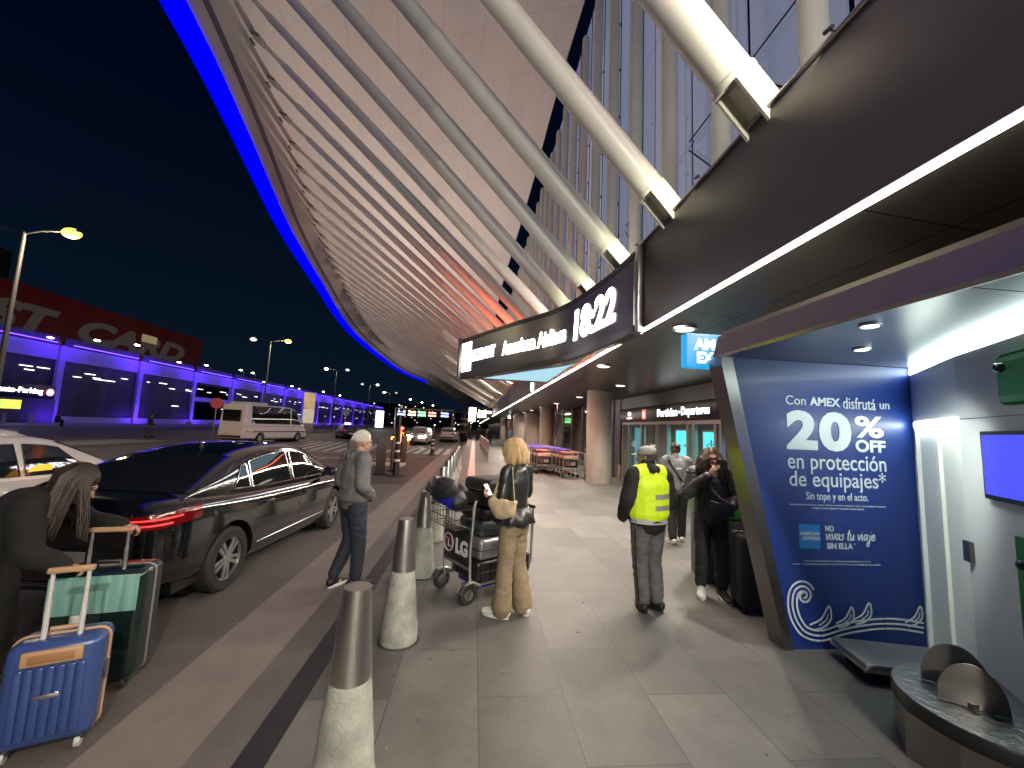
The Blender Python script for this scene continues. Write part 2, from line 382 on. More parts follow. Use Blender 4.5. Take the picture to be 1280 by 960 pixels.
# struts
tube_end = M('strut_channel', (.72, .70, .6), .35)
brk = M('strut_bracket', (.2, .18, .18), .5)
n_str = 0
for k in range(-3, 34):
    y = 3.25+1.745*k
    a = V((2.72, y, 4.62)); b = V((fXB(y), y, fZB(y)+.12)); d = (b-a).normalized(); L = (b-a).length
    st = thing('canopy_strut', 'white tubular canopy strut, number %d' % k, 'strut', a, 0, 'slanted white struts holding up the canopy')
    up = V((0, 1, 0)); sd = d.cross(up).normalized()
    mm = frame((0, 0, 0), up, sd)
    def L2(m, mb_): return mb_.xf(m)
    rA, rB = .19, .115
    m1 = MB(); m1.lathe([(rA*.98, 0), (rA, .02), (lerp(rA, rB, .25), L*.33), (lerp(rA, rB, .25)*1.03, L*.33+.02), (lerp(rA, rB, .25)*1.03, L*.33+.05), (lerp(rA, rB, .25), L*.33+.07), (rB, L-2.25), (rB*.8, L-2.2)], 18)
    z = d; x = up; yv = z.cross(x)
    mw = Matrix((x, yv, z)).transposed().to_4x4()
    m1.xf(mw @ Matrix.Translation((0, 0, .72))).build('tube', mt['tube'], st)
    m2 = MB(); m2.lathe([(rA*1.09, 0), (rA*1.09, .05), (rA*1.0, .05)], 18); m2.xf(mw @ Matrix.Translation((0, 0, .68))).build('collar', mt['tube'], st)
    m3 = MB()
    for sx in (-1, 1): m3.box(sx*.14-.015, sx*.14+.015, -.13, .13, -.5, .69)
    m3.box(-.125, .125, -.015, .015, -.5, .69)
    m3.xf(mw).build('channel', tube_end, st, 0)
    m4 = MB(); m4.tube((0, 0, L-1.5), (0, 0, L-.25), rB*.75, rB*.55, 10)
    for sx in (-1, 1): m4.box(sx*.07-.012, sx*.07+.012, -.09, .09, L-.5, L+.02)
    m4.xf(mw).build('pin_end', mt['tube'], st, 35)
    m5 = MB(); m5.box(-.16, .16, -.2, .2, -.03, .03); m5.tube((-.12, 0, -.25), (.12, 0, -.25), .05, n=8)
    nrm = V((.35, 0, .94)); m5.xf(Matrix.Translation(b-a) @ frame((0, 0, 0), up, up.cross(nrm)*-1)); m5.build('bracket', brk, st, 30)
    st['k'] = k; n_str += 1
struts = sorted([o for o in col.objects if o.name.startswith('canopy_strut')], key=lambda o: o.location.y)
ords = ['first', 'second', 'third', 'fourth', 'fifth', 'sixth', 'seventh', 'eighth', 'ninth', 'tenth']
vis = [o for o in struts if o.location.y > 2]
for o in struts:
    if o.location.y <= 2: o['label'] = 'white canopy strut above and behind the viewer'; continue
    i = vis.index(o); del o['k']
    if i < 10: o['label'] = '%s large white canopy strut counting from the top right corner' % ords[i] if i else 'thickest white canopy strut, at the top right corner'
    else: o['label'] = 'slim white canopy strut behind the clock screen, %d struts beyond the thickest one' % i
for o in struts:
    if 'k' in o: del o['k']

# ------------------------------------------------------------------ terminal building: fascia, soffit, upper facade, ground floor
ter = thing('terminal_building', 'dark airport terminal front with glass upper wall, soffit and warm light line', 'terminal', (0, 0, 0))
mb = MB(); mb.box(2.5, 2.62, -10, 5.88, 3.432, 4.78, .01); mb.box(2.5, 2.62, 5.89, 30, 3.432, 4.775, .01); mb.box(2.5, 2.62, 30.01, 215, 3.432, 4.77, .01)
fas = mb.build('fascia', mt['fascia'], ter)
MB().box(2.47, 2.66, -10, 215, 4.785, 4.82, .008).build('coping', mt['steel_dark'], ter)
MB().grid([[(2.6, -10, 3.43), (2.6, 215, 3.43)], [(7.4, -10, 3.02), (7.4, 215, 3.02)]]).build('soffit', mt['soffit'], ter, 0)
MB().box(2.512, 2.545, -10, 215, 3.392, 3.43, .008).build('light_line', mt['led'], ter)
MB().box(2.63, 5.1, -10, 215, 4.2, 4.35).build('roof', M('roof_membrane', (.3, .3, .3), .8), ter)
# upper glass wall and mullion tubes
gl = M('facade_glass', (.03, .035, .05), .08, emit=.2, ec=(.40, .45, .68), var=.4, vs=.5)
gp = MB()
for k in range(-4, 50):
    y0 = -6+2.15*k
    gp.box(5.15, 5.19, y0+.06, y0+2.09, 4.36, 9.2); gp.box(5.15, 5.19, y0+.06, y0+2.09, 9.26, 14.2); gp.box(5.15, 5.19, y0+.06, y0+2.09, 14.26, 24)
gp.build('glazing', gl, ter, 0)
cab = M('cable_dark', (.05, .05, .055), .4, 1.)
cb = MB()
for k in range(-2, 30):
    y0 = -6+2.15*k
    cb.tube((5.0, y0+.55, 4.36), (5.0, y0+.55, 24), .02, n=6)
    for z in (5.6, 7.2, 8.8, 10.4, 12., 14., 16., 18.): cb.ellipsoid((4.97, y0+.55, z), (.05, .05, .06), 6)
    cb.tube((5.05, y0+.55, 7.2), (5.05, y0+2.1, 9.0), .02, n=6); cb.tube((5.05, y0+.6, 9.23), (5.05, y0+2.1, 9.23), .018, n=6)
    cb.tube((5.05, y0+.55, 5.2), (5.05, y0+2.1, 6.9), .018, n=6)
cb.build('cable_bracing', cab, ter)
fc = M('facade_tube', (.46, .47, .45), .4, var=.08, vs=1)
for k in range(-3, 44):
    y0 = -6.35+2.15*k
    t = MB(); t.lathe([(.19, 4.3), (.19, 21.1), (.17, 21.3), (.1, 21.45), (.02, 21.48)], 14)
    o = t.build('mullion_tube', fc, ter); o.location = (4.55, y0+.35, 0)
# ground floor
dark = M('dark_cladding', (.035, .028, .03), .35, rvar=.1, vs=2)
mb = MB(); mb.box(5.78, 5.98, 15.55, 16.3, 0, 3.3); mb.box(5.8, 5.98, -6, 15.55, 2.74, 3.3); mb.box(5.77, 5.98, -6, 15.55, 2.24, 2.72, .01)
mb.box(7.3, 7.42, -10, 215, 0, 3.3)
mb.build('door_surround', dark, ter)
frm = M('door_frame_beige_metal', (.42, .38, .34), .4, .6, rvar=.1, vs=5)
glass = M('clear_glass', (.9, .95, .95), .02, alpha=.08)
dk = MB()
for y0, y1 in ((15.40, 15.5), (14.78, 14.86), (13.62, 13.72), (12.45, 12.53), (11.70, 11.76), (10.52, 10.64), (10.22, 10.34), (9.25, 9.35), (9.05, 9.12), (7.6, 7.7), (6.2, 6.3)):
    dk.box(5.83, 5.93, y0, y1, .03, 2.13)
dk.box(5.82, 5.94, -4, 15.5, 2.132, 2.23); dk.box(5.83, 5.93, -4, 15.5, .0, .028)
for y0 in (13.7, 12.5, 10.6, 9.3): dk.box(5.78, 5.825, y0-.08, y0-.05, .9, 1.3)
dr = dk.build('entrance_door_frame', frm, ter)
MB().box(5.87, 5.885, -4, 15.4, .04, 2.12).build('door_glass', glass, ter, 0)
mb = MB(); mb.box(5.77, 5.95, 15.52, 15.75, 0, .55, .02); mb.build('door_plinth', M('plinth_stone', (.2, .19, .18), .6), ter)
inn = M('vestibule_wall', (.74, .75, .7), .6)
mb = MB(); mb.box(10, 10.1, -5, 16.2, 0, 3.0); mb.box(5.98, 10.1, 15.9, 16.1, 0, 3.0); mb.box(5.98, 10.1, -5.1, -5, 0, 3.0); mb.box(5.98, 10.1, -5, 16, 2.9, 3.0); mb.box(8.2, 8.3, 9.6, 9.9, 0, 2.9); mb.box(7.6, 7.8, 12.6, 13.4, 0, 2.9)
mb.box(6.6, 6.75, 8.3, 8.6, 0, 2.9)
# (7.3 wall stops short of the vestibule)
mb.build('vestibule', inn, ter, 0)
MB().grid([[(5.95, -5, .006), (5.95, 16, .006)], [(10, -5, .006), (10, 16, .006)]]).build('vestibule_floor', M('vestibule_tiles', (.4, .38, .35), .3), ter, 0)
vl = MB()
for y in (-2, 1, 4, 7, 10, 13): vl.box(7.9, 8.3, y-.6, y+.6, 2.86, 2.895)
vl.build('vestibule_light', E('vestibule_light', (.95, 1, .92), 38.), ter, 0)
# posters lit behind the glass
cy = E('poster_cyan', (.05, .62, .68), 1.15); teal = E('poster_teal', (.03, .2, .24), .9); ink = M('poster_ink', (.004, .03, .05), .5)
def poster(y0, y1, z0, z1, m, lab, x=6.05):
    t = thing('lit_poster', lab, 'poster', (x, (y0+y1)/2, 0), 0, 'lit advertising posters behind the entrance glass')
    MB().box(0, .04, (y0-y1)/2, (y1-y0)/2, z0, z1, .005).build('panel', m, t)
    MB().box(.005, .06, (y0-y1)/2-.05, (y1-y0)/2+.05, z0-.05, z1+.05).build('frame', frm, t)
    return t
pa = poster(10.78, 11.62, .75, 1.95, cy, 'bright turquoise poster with a tiny line of text, behind the grey jumper man')
a = MB(); text_fit(a, 'v - vie', .4, .08, frame((-.006, .2, 1.5), (0, -1, 0), (0, 0, 1)), .02); a.build('lettering', ink, pa, 0)
pb = poster(9.42, 10.18, .75, 1.93, cy, 'bright turquoise poster with a dark anchor logo in an oval ring')
a = MB(); a.path([(-.008, .19*math.cos(q*PI/12), 1.56+.075*math.sin(q*PI/12)) for q in range(24)], .013, 6, closed=True)
a.tube((-.008, 0, 1.5), (-.008, 0, 1.74), .012, n=6); a.path([(-.008, .09*math.cos(q), 1.57+.09*math.sin(q)) for q in [PI+i*PI/8 for i in range(9)]], .012, 6)
a.tube((-.008, -.05, 1.69), (-.008, .05, 1.69), .01, n=6); text_fit(a, 'marina', .3, .05, frame((-.006, .15, 1.36), (0, -1, 0), (0, 0, 1)), .01); a.build('lettering', ink, pb, 0)
pc = poster(13.82, 14.74, .45, 2.0, teal, 'dim teal poster beside the concrete column')
a = MB(); text_fit(a, 'do', .25, .5, frame((-.006, .3, 1.3), (0, 0, 1), (0, 1, 0)), .02); a.build('lettering', M('poster_pale', (.4, .6, .62), .5, emit=.3), pc, 0)
pd = poster(8.35, 8.9, .9, 1.75, E('poster_blue', (.15, .35, .9), .9), 'pale blue poster beside the steel kiosk frame, behind the smoking woman')
# door header sign
sg = thing('departures_sign', 'lit header sign reading Partidas · Departures above the entrance doors', 'sign', (5.765, 0, 0))
MB().box(-.028, .0, 8.2, 15.48, 2.255, 2.705, .004).build('board', M('sign_board', (.018, .014, .016), .3), sg)
a = MB(); text_fit(a, 'Partidas', 1.26, .235, frame((-.032, 12.2, 2.365), (0, -1, 0), (0, 0, 1)), .03); text_fit(a, 'Departures', 1.36, .3, frame((-.032, 10.72, 2.31), (0, -1, 0), (0, 0, 1)), .02); a.box(-.034, -.03, 10.79, 10.86, 2.44, 2.50)
a.build('lettering', E('sign_letter', (.92, 1, 1), 2.6), sg, 0)
a = MB(); a.ellipsoid((-.032, 14.5, 2.52), (.006, .17, .085), 14); a.box(-.035, -.03, 14.25, 14.75, 2.34, 2.39); a.build('logo', E('sign_logo', (.9, .9, .9), 1.3), sg)
a = MB(); a.box(-.036, -.028, 13.05, 13.35, 2.31, 2.63, .003); a.build('gate_badge', E('sign_red', (.9, .16, .1), 1.0), sg); a = MB(); text_fit(a, 'B', .15, .2, frame((-.038, 13.28, 2.37), (0, -1, 0), (0, 0, 1)), .02); a.build('badge_letter', E('badge_white', (1, .8, .8), 1.0), sg, 0)
# glass wall farther along
wg = M('lower_glass', (.02, .025, .026), .06, spec=.7)
a = MB()
for k in range(30): a.box(5.8, 5.84, 16.4+k*2.4, 18.7+k*2.4, .3, 3.2)
a.build('lower_glazing', wg, ter, 0)
a = MB()
for k in range(31): a.box(5.74, 5.84, 16.3+k*2.4, 16.39+k*2.4, 0, 3.25)
a.box(5.76, 5.84, 16.3, 90, 0, .29); a.build('lower_mullions', mt['steel_dark'], ter, 0)
# soffit downlights; the two nearer the kerb are added as fill
for k, (x, y) in enumerate([(4.4, 11.85), (3.0, 5.5), (3.0, 9.2), (4.4, 7.0), (4.4, 16.7), (4.4, 21.5), (4.4, 26.3), (4.4, 31), (4.4, 36), (4.4, 42), (4.4, 50), (4.4, 60)]):
    z = 3.43-(x-2.6)*.0854
    t = thing('downlight', 'round recessed downlight in the dark soffit above the sidewalk', 'ceiling light', (x, y, z-.004), 0, 'soffit downlights')
    MB().lathe([(.17, -.03), (.17, 0), (.13, 0)], 20).build('ring', mt['alu'], t)
    MB().lathe([(.125, -.034), (.125, -.02)], 20).build('lens', E('downlight_lens_%d' % k, (1, .93, .8), 2.2), t)
    spot('downlight_beam', (x, y, z-.06), (230 if x < 4 else 400) if y < 40 else 260, (1, .91, .78), (-.25, 0, -1), 128, 1., .05)
# columns
cc = M('column_concrete', (.36, .31, .26), .42, var=.16, vs=3.5, bump=.15, bs=14, rvar=.1, stretch=(1, 1, .6))
for i, (x, y, r, lab) in enumerate([(4.53, 14.3, .46, 'round concrete column beside the entrance doors, nearest of the row'), (4.75, 26.3, .46, 'round concrete column behind the baggage cart rows'), (4.5, 48, .5, 'round concrete column far down the sidewalk, beyond the stone volume'), (4.5, 62, .5, 'farthest round concrete column down the sidewalk')]):
    o = tag(MB().lathe([(r, 0), (r, 3.36)], 40).build('concrete_column', cc), lab, 'column', 'round concrete columns'); o.location = (x, y, 0)
o = tag(MB().lathe([(1.5, 0), (1.5, 3.1), (1.4, 3.12)], 48).build('stone_drum', M('stone_drum_cladding', (.26, .21, .18), .38, var=.1, vs=.8, rvar=.08)), 'broad curved stone-clad volume beyond the baggage carts', 'wall'); o.location = (5.2, 38.5, 0)
o = tag(MB().lathe([(1.0, 0), (1.0, 3.1), (.95, 3.12)], 48).build('stone_drum', bpy.data.materials['stone_drum_cladding']), 'narrower curved stone-clad volume next to the broad one', 'wall'); o.location = (5.2, 33.5, 0)
t = thing('portal', 'slanted dark metal kiosk portal far down the sidewalk', 'portal', (3.9, 42, 0)); a = MB(); a.box(-.1, .1, -.1, .1, 0, 3.2); a.xf(Matrix.Shear('XY', 4, (0, 0)) @ Matrix.Rotation(R(-8), 4, 'Y')); a.build('slanted_post', mt['steel_dark'], t); MB().box(-.5, .9, -.1, .1, 2.9, 3.12, .01).build('lintel', mt['steel_dark'], t)
a = MB(); text_fit(a, '6', .3, .42, frame((-.45, -.125, 2.78), (1, 0, 0), (0, 0, 1)), .03); a.build('number', E('number_white', (.85, .9, 1), 3), t, 0)
o = tag(MB().lathe([(.045, 0), (.045, 3.2)], 12).build('chrome_pole', mt['chrome']), 'thin chrome pole behind the baggage carts', 'pole'); o.location = (4.35, 21., 0)
t = thing('wall_light', 'small upright white lamp on the fascia below the clock screen', 'lamp', (2.46, 17.6, 3.5)); MB().box(-.05, .04, -.06, .06, 0, .36, .01).build('lens', E('wall_light', (1, .9, .85), 7), t); MB().box(.04, .05, -.08, .08, -.03, .39).build('plate', mt['steel_dark'], t)
# ------------------------------------------------------------------ curved clock screen
RB = catmull([(-.56, 13.4, 0), (.89, 10.8, 0), (1.87, 9.1, 0), (2.30, 7.2, 0), (2.42, 5.92, 0)], 14)
RL = [0.]
for i in range(1, len(RB)): RL.append(RL[-1]+(RB[i]-RB[i-1]).length)
def rb(s):
    x = interp(s, RL, [p.x for p in RB]); y = interp(s, RL, [p.y for p in RB]); return V((x, y, 0))
def rbn(s):
    d = (rb(min(s+.05, RL[-1]))-rb(max(s-.05, 0))).normalized(); return V((d.y, -d.x, 0)) if True else None
def rb_pt(s, z, off):
    n = rbn(s); return rb(s)+n*off+V((0, 0, z))
# outward normal must face the viewer
if rbn(4).dot(V((0, -1, 0))) < 0:
    _old = rbn; rbn = lambda s: -_old(s)
sgn = thing('clock_screen', 'long curved black screen with the time 18:22 and American Airlines', 'screen', (0, 0, 0))
SS = [RL[-1]*i/60 for i in range(61)]
def band(z0, z1, off, th=.0):
    return [[rb_pt(s, z0, off), rb_pt(s, z1, off)] for s in SS]
mb = MB(); mb.grid(band(3.5, 4.62, .0)); mb.build('display', M('led_display_black', (.012, .011, .014), .3, emit=.010, ec=(.9, .7, 1.)), sgn, 60)
mb = MB(); mb.loft([[rb_pt(s, 4.62, .03), rb_pt(s, 4.70, .03), rb_pt(s, 4.74, -.02), rb_pt(s, 4.74, -.16), rb_pt(s, 4.62, -.16)] for s in SS])
mb.loft([[rb_pt(s, 3.5, .03), rb_pt(s, 3.5, -.16), rb_pt(s, 3.38, -.16), rb_pt(s, 3.36, .0), rb_pt(s, 3.38, .05)] for s in SS]); mb.fix()
mb.build('bezel', M('bezel_dark', (.03, .028, .03), .4, .5), sgn, 50)
mb = MB(); mb.box(2.40, 2.495, 5.78, 5.96, 3.36, 4.76, .01); mb.box(-.68, -.56, 13.3, 13.5, 3.36, 4.74, .01); mb.build('end_post', mt['steel_dark'], sgn)
MB().grid([[rb_pt(s, 3.5, -.03), rb_pt(s, 4.62, -.03)] for s in SS]).build('backing', mt['black'], sgn, 60)
# triangular body behind and pale lit underside
und = [rb_pt(s, 3.40, -.17) for s in SS if s < 6.2]
mb = MB(); mb.poly([p for p in und]+[V((2.47, 13.3, 3.40))]); mb.poly([p+V((0, 0, 1.22)) for p in und]+[V((2.47, 13.3, 4.62))]); mb.build('casing', mt['black'], sgn, 0)
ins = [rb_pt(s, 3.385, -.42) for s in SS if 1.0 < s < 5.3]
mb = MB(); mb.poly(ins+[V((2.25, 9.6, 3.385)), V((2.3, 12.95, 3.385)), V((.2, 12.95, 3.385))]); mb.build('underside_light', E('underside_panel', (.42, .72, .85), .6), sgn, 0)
mb = MB(); mb.box(-.5, 2.44, 13.42, 13.46, 3.42, 4.7); mb.build('rear_display', E('rear_display_red', (1., .17, .07), 20.), sgn, 0)
# picture block and lettering
SB = [.08+.62*i/6 for i in range(7)]
MB().grid([[rb_pt(s, 3.6, .012), rb_pt(s, 4.55, .012)] for s in SB]).build('picture', E('picture_block', (1, .86, .8), 9.), sgn, 60)
def ribbon_text(s, s0, s1, z0, z1, bold, shear=0., sk=0.):
    me = text_me(s, 1., bold, .004, shear); xs = [v.co.x for v in me.vertices]; yy = [v.co.y for v in me.vertices]
    a, b, c, d = min(xs), max(xs), min(yy), max(yy); t = bmesh.new(); t.from_mesh(me)
    for v in t.verts:
        u = (v.co.x-a)/(b-a); q = (v.co.y-c)/(d-c); S = lerp(s0, s1, u); v.co = rb_pt(S, lerp(z0, z1, q)+sk*u, .012+v.co.z)
    m = MB(); m.merge(t); return m
ltr = E('screen_letters', (1, .96, 1.), 6.5)
ribbon_text('18:22', 5.62, 7.42, 3.76, 4.44, .035, .1).build('time', ltr, sgn, 0)
ribbon_text('American Airlines', 2.55, 5.25, 3.84, 4.24, .04).build('airline_name', ltr, sgn, 0)
ribbon_text('MCERANT', .72, 2.15, 3.88, 4.24, .05).build('caption', ltr, sgn, 0)
# second screen farther down
t = thing('far_screen', 'second bright screen jutting from the fascia far down the road', 'screen', (0, 58, 0))
MB().box(-.9, 2.45, 0, .3, 3.1, 4.6, .02).build('casing', mt['black'], t)
MB().box(-.85, .1, -.02, 0, 2.6, 4.5).build('picture', E('far_screen_white', (1, .62, .48), 16), t)
a = MB(); text_fit(a, 'Aerolíneas', 1.9, .5, frame((.4, -.012, 3.75), (1, 0, 0), (0, 0, 1)), .03); text_fit(a, '18:22', 1.2, .5, frame((.4, -.012, 3.15), (1, 0, 0), (0, 0, 1)), .03); a.build('lettering', ltr, t, 0)
MB().box(-.95, -.88, .02, .28, .0, 4.6).build('post', mt['steel_dark'], t)

# ------------------------------------------------------------------ luggage wrapping kiosk
ki = thing('wrapping_kiosk', 'luggage wrapping kiosk with blue advertising end wall and steel edged roof', 'kiosk', (0, 0, 0))
blue = M('poster_blue_print', (.007, .027, .165), .42, coat=.06, rvar=.04, vs=.9)
FY = 3.48
mb = MB(); mb.prism([(2.87, 0), (4.22, 0), (4.22, 2.56), (2.35, 2.56)], 0, .14, Matrix.Translation((0, FY+.14, 0)) @ Matrix.Rotation(R(90), 4, 'X')); end = mb.build('end_wall', blue, ki, 0)
mb = MB(); mb.prism([(2.79, 0), (2.868, 0), (2.348, 2.56), (2.24, 2.56), (2.245, 2.48), (2.52, 1.2)], 0, .2, Matrix.Translation((0, FY+.18, 0)) @ Matrix.Rotation(R(90), 4, 'X')); mb.build('steel_edge', mt['steel_dark'], ki, 0)
mb = MB(); ysr = [3.43-.4*i for i in range(24)]
mb.loft([[(2.16+.006*math.sin(y), y, 2.53), (2.14, y, 2.55), (2.19, y, 2.735), (2.23, y, 2.75), (2.26, y, 2.73), (2.2, y, 2.54)] for y in ysr]); mb.fix(); mb.build('roof_fascia', M('roof_steel', (.30, .265, .275), .28, 1., rvar=.03, vs=1), ki, 40)
MB().box(2.22, 4.6, -5, 3.43, 2.74, 2.78).build('roof', mt['steel_dark'], ki)
ksof = M('kiosk_ceiling_metal', (.20, .22, .24), .3, .8, rvar=.03, vs=1)
mb = MB(); mb.box(2.21, 4.6, -5, 1.6, 2.565, 2.60); mb.box(2.21, 4.6, 1.61, 3.48, 2.565, 2.60); mb.build('ceiling', ksof, ki, 0)
def wallbox(p, q, z0, z1, th, bev=0.):
    p, q = V((*p, 0)), V((*q, 0)); d = q-p; n = V((d.y, -d.x, 0)).normalized()*th
    t = bmesh.new(); vs = []
    for z in (z0, z1): vs.append([t.verts.new(x+V((0, 0, z))) for x in (p, q, q+n, p+n)])
    t.faces.new(vs[0][::-1]); t.faces.new(vs[1])
    for i in range(4): t.faces.new((vs[0][i], vs[0][(i+1) % 4], vs[1][(i+1) % 4], vs[1][i]))
    bmesh.ops.recalc_face_normals(t, faces=t.faces[:])
    if bev: bmesh.ops.bevel(t, geom=t.edges[:], offset=bev, segments=2, affect='EDGES', profile=.5)
    return t
def on_wall(p, q, u, z, off=0.):
    p, q = V((*p, 0)), V((*q, 0)); d = (q-p).normalized(); n = V((-d.y, d.x, 0)); return p+d*u+n*(-off)*-1+V((0, 0, z))
W0, W1, W2 = (4.17, 3.475), (3.52, 2.62), (2.62, 1.18)
grey = M('kiosk_wall_grey', (.64, .66, .67), .38, var=.05, vs=2, rvar=.08)
mb = MB()
def wb(p, q, z0, z1, th=.1): mb.merge(wallbox(p, q, z0, z1, -th))
wb(W0, W1, 2.04, 2.49); wb(W1, W2, 0, 2.49); mb.build('back_wall', grey, ki, 0)
dw = M('recess_door_white', (.78, .80, .74), .4, var=.04, vs=3)
A0 = lerp(V(W0), V(W1), .06); A1 = lerp(V(W0), V(W1), .47); A2 = lerp(V(W0), V(W1), .485); A3 = lerp(V(W0), V(W1), .99)
nrm0 = (V((W1[1]-W0[1], -(W1[0]-W0[0])))).normalized()
if nrm0.x < 0: nrm0 = -nrm0
mb = MB(); mb.merge(wallbox(A0+nrm0*.03, A1+nrm0*.03, 0, 2.03, -.05)); mb.merge(wallbox(A2+nrm0*.05, A3+nrm0*.05, 0, 2.03, -.05)); mb.build('recess_door', dw, ki, 0)
mb = MB(); mb.merge(wallbox(A0-nrm0*.008, A3-nrm0*.008, 1.985, 2.03, -.03)); mb.build('recess_light', E('recess_led', (.88, 1, .88), 16.), ki, 0)
mb = MB(); mb.merge(wallbox(V(W0), A0, 0, 2.04, -.1)); mb.build('door_jamb', grey, ki, 0)
mb = MB(); mb.merge(wallbox(V(W0)*.998, V(W1)*.998, 2.495, 2.56, -.05)); mb.merge(wallbox(V(W1)*.998, V(W2)*.998, 2.495, 2.56, -.05)); mb.build('cove_light', E('cove_led', (.82, 1, .96), 9.), ki, 0)
d1 = (V(W2)-V(W1)).normalized(); n1 = V((-d1.y, d1.x)); n1 = -n1 if n1.x > 0 else n1
def main_pt(u, z, off): p = V(W1)+d1*u+n1*off; return V((p.x, p.y, z))
def main_box(u0, u1, z0, z1, th, mat, name, par, bev=.004, o0=0.002):
    m = MB(); t = bmesh.new(); vs = [[t.verts.new(main_pt(u, z, o)) for u, z in ((u0, z0), (u1, z0), (u1, z1), (u0, z1))] for o in (o0, o0+th)]
    t.faces.new(vs[0]); t.faces.new(vs[1][::-1])
    for i in range(4): t.faces.new((vs[0][i], vs[0][(i+1) % 4], vs[1][(i+1) % 4], vs[1][i]))
    bmesh.ops.recalc_face_normals(t, faces=t.faces[:])
    if bev: bmesh.ops.bevel(t, geom=t.edges[:], offset=bev, segments=2, affect='EDGES', profile=.5)
    m.merge(t); return m.build(name, mat, par, 0)
main_box(-.0, .08, 1.03, 1.17, .03, mt['steel_dark'], 'lock_plate', ki)
main_box(.0, 1.6, 2.02, 2.026, .002, mt['steel_dark'], 'panel_joint', ki, 0)
mo = thing('monitor', 'blue lit monitor in a thin black frame on the kiosk wall', 'monitor')
main_box(.32, 1.05, 1.50, 1.93, .03, mt['black'], 'bezel', mo); main_box(.35, 1.03, 1.53, 1.905, .004, E('monitor_blue', (.055, .065, .85), .8), 'display', mo, 0, .034)
gc = thing('green_cabinet', 'dark green glossy locker at the right edge, below the monitor', 'locker')
main_box(.58, 1.18, .12, 1.32, .03, M('green_panel', (.03, .2, .01), .3), 'panel', gc); main_box(.64, 1.13, .75, 1.2, .012, M('green_window', (.07, .32, .02), .15), 'window', gc, .003, .034)
m = MB(); m.ellipsoid(main_pt(.66, 1.17, .045), (.028, .028, .028), 12); m.build('knob', mt['black'], gc)
gl2 = thing('green_speaker', 'rounded green housing with an oval black opening, top right', 'speaker')
ga = main_box(.60, 1.0, 2.08, 2.38, .07, M('green_plastic', (.04, .42, .05), .35), 'housing', gl2, .05)
m = MB(); c = main_pt(.685, 2.30, .062); m.ellipsoid(c, (.045, .045, .03), 18); m.build('opening', mt['black_gloss'], gl2)
m = MB(); m.path([main_pt(.685+.025*math.cos(q), 2.30+.022*math.sin(q), .096) for q in [i*PI/5 for i in range(7)]], .005, 6); m.build('clip', mt['chrome'], gl2)
# ceiling spot 
t = thing('kiosk_spotlight', 'small bright spotlight in the kiosk ceiling above the blue wall', 'ceiling light', (3.02, 2.85, 2.563)); MB().lathe([(.06, -.012), (.06, 0), (.045, 0)], 18).build('ring', mt['alu'], t); MB().lathe([(.043, -.014), (.043, -.004)], 18).build('lens', E('kiosk_spot', (.95, 1, 1), 6), t)
spot('kiosk_spot_beam', (3.02, 2.75, 2.53), 20, (.88, 1, .96), (0.05, .35, -1), 140, .9, .06)
t = thing('kiosk_spotlight', 'added second ceiling spotlight of the kiosk, above the turntable', 'ceiling light', (2.45, 2.25, 2.563)); MB().lathe([(.06, -.012), (.06, 0), (.045, 0)], 18).build('ring', mt['alu'], t); MB().lathe([(.043, -.014), (.043, -.004)], 18).build('lens', E('kiosk_spot_added', (.95, 1, 1), 6), t)
spot('kiosk_spot_beam', (2.45, 2.25, 2.53), 110, (.92, 1, .90), (1.38, .82, -1.35), 52, .9, .06)  # spotlight added to brighten the white recess door
# lettering printed on the blue wall
wt = M('print_white', (.52, .57, .60), .5); lb = M('print_light_blue', (.01, .16, .5), .4)
def T(s, x, z, w, h, bold=0., mm=None, shear=0.):
    m = MB(); text_fit(m, s, w, h, frame((x, FY-.003, z), (1, 0, 0), (0, 0, 1)), bold, .0015, shear); return m
def put(m, name, mat=wt): return m.build(name, mat, end, 0)
put(T('Con', 2.88, 2.15, .2, .085), 'headline_word'); put(T('AMEX', 3.12, 2.15, .31, .08, .03), 'headline_word'); put(T('disfrutá', 3.46, 2.135, .335, .11), 'headline_word'); put(T('un', 3.84, 2.15, .1, .055), 'headline_word')
m = T('2', 2.875, 1.735, .31, .365, .05); m.merge(T('0', 3.2, 1.73, .33, .37, .05).bm); m.merge(T('%', 3.565, 1.87, .30, .205, .025).bm); m.merge(T('OFF', 3.565, 1.735, .31, .115, .035).bm); put(m, 'discount')
m = T('en protección', 2.88, 1.515, .99, .185, .004); m.merge(T('de equipajes*', 2.89, 1.36, .97, .19, .004).bm); put(m, 'offer_lines')
m = T('Sin tope y en el acto.', 3.05, 1.265, .62, .09, .004); put(m, 'condition_line')
m = T('PROMOCIÓN VÁLIDA PARA THE PLATINUM CARD® | THE CENTURION CARD®', 2.89, 1.23, .95, .018); m.merge(T('TARJETAS PLATINUM Y BLACK BANCARIAS', 3.1, 1.2, .52, .018).bm); put(m, 'small_print')
m = T('*PARA MÁS INFORMACIÓN Y CONDICIONES CONSULTE EN EL SITIO', 3.0, .742, .66, .014); m.merge(T('BASES Y CONDICIONES DE LA PROMOCIÓN DISPONIBLES EN EL LOCAL', 2.9, .715, .86, .014).bm); put(m, 'legal_lines')
m = MB(); m.box(2.968, 3.172, FY-.003, FY, .855, 1.065); put(m, 'logo_square', lb)
m = T('AMERICAN', 2.972, .972, .188, .03, .02); m.merge(T('EXPRESS', 3.0, .93, .168, .03, .02).bm); m.xf(Matrix.Translation((0, -.003, 0))); put(m, 'logo_lettering')
m = T('NO', 3.225, 1.01, .085, .05, .035); m.merge(T('SIN ELLA', 3.235, .855, .255, .052, .035).bm); m.merge(T('TM', 3.5, .895, .02, .01).bm); put(m, 'slogan')
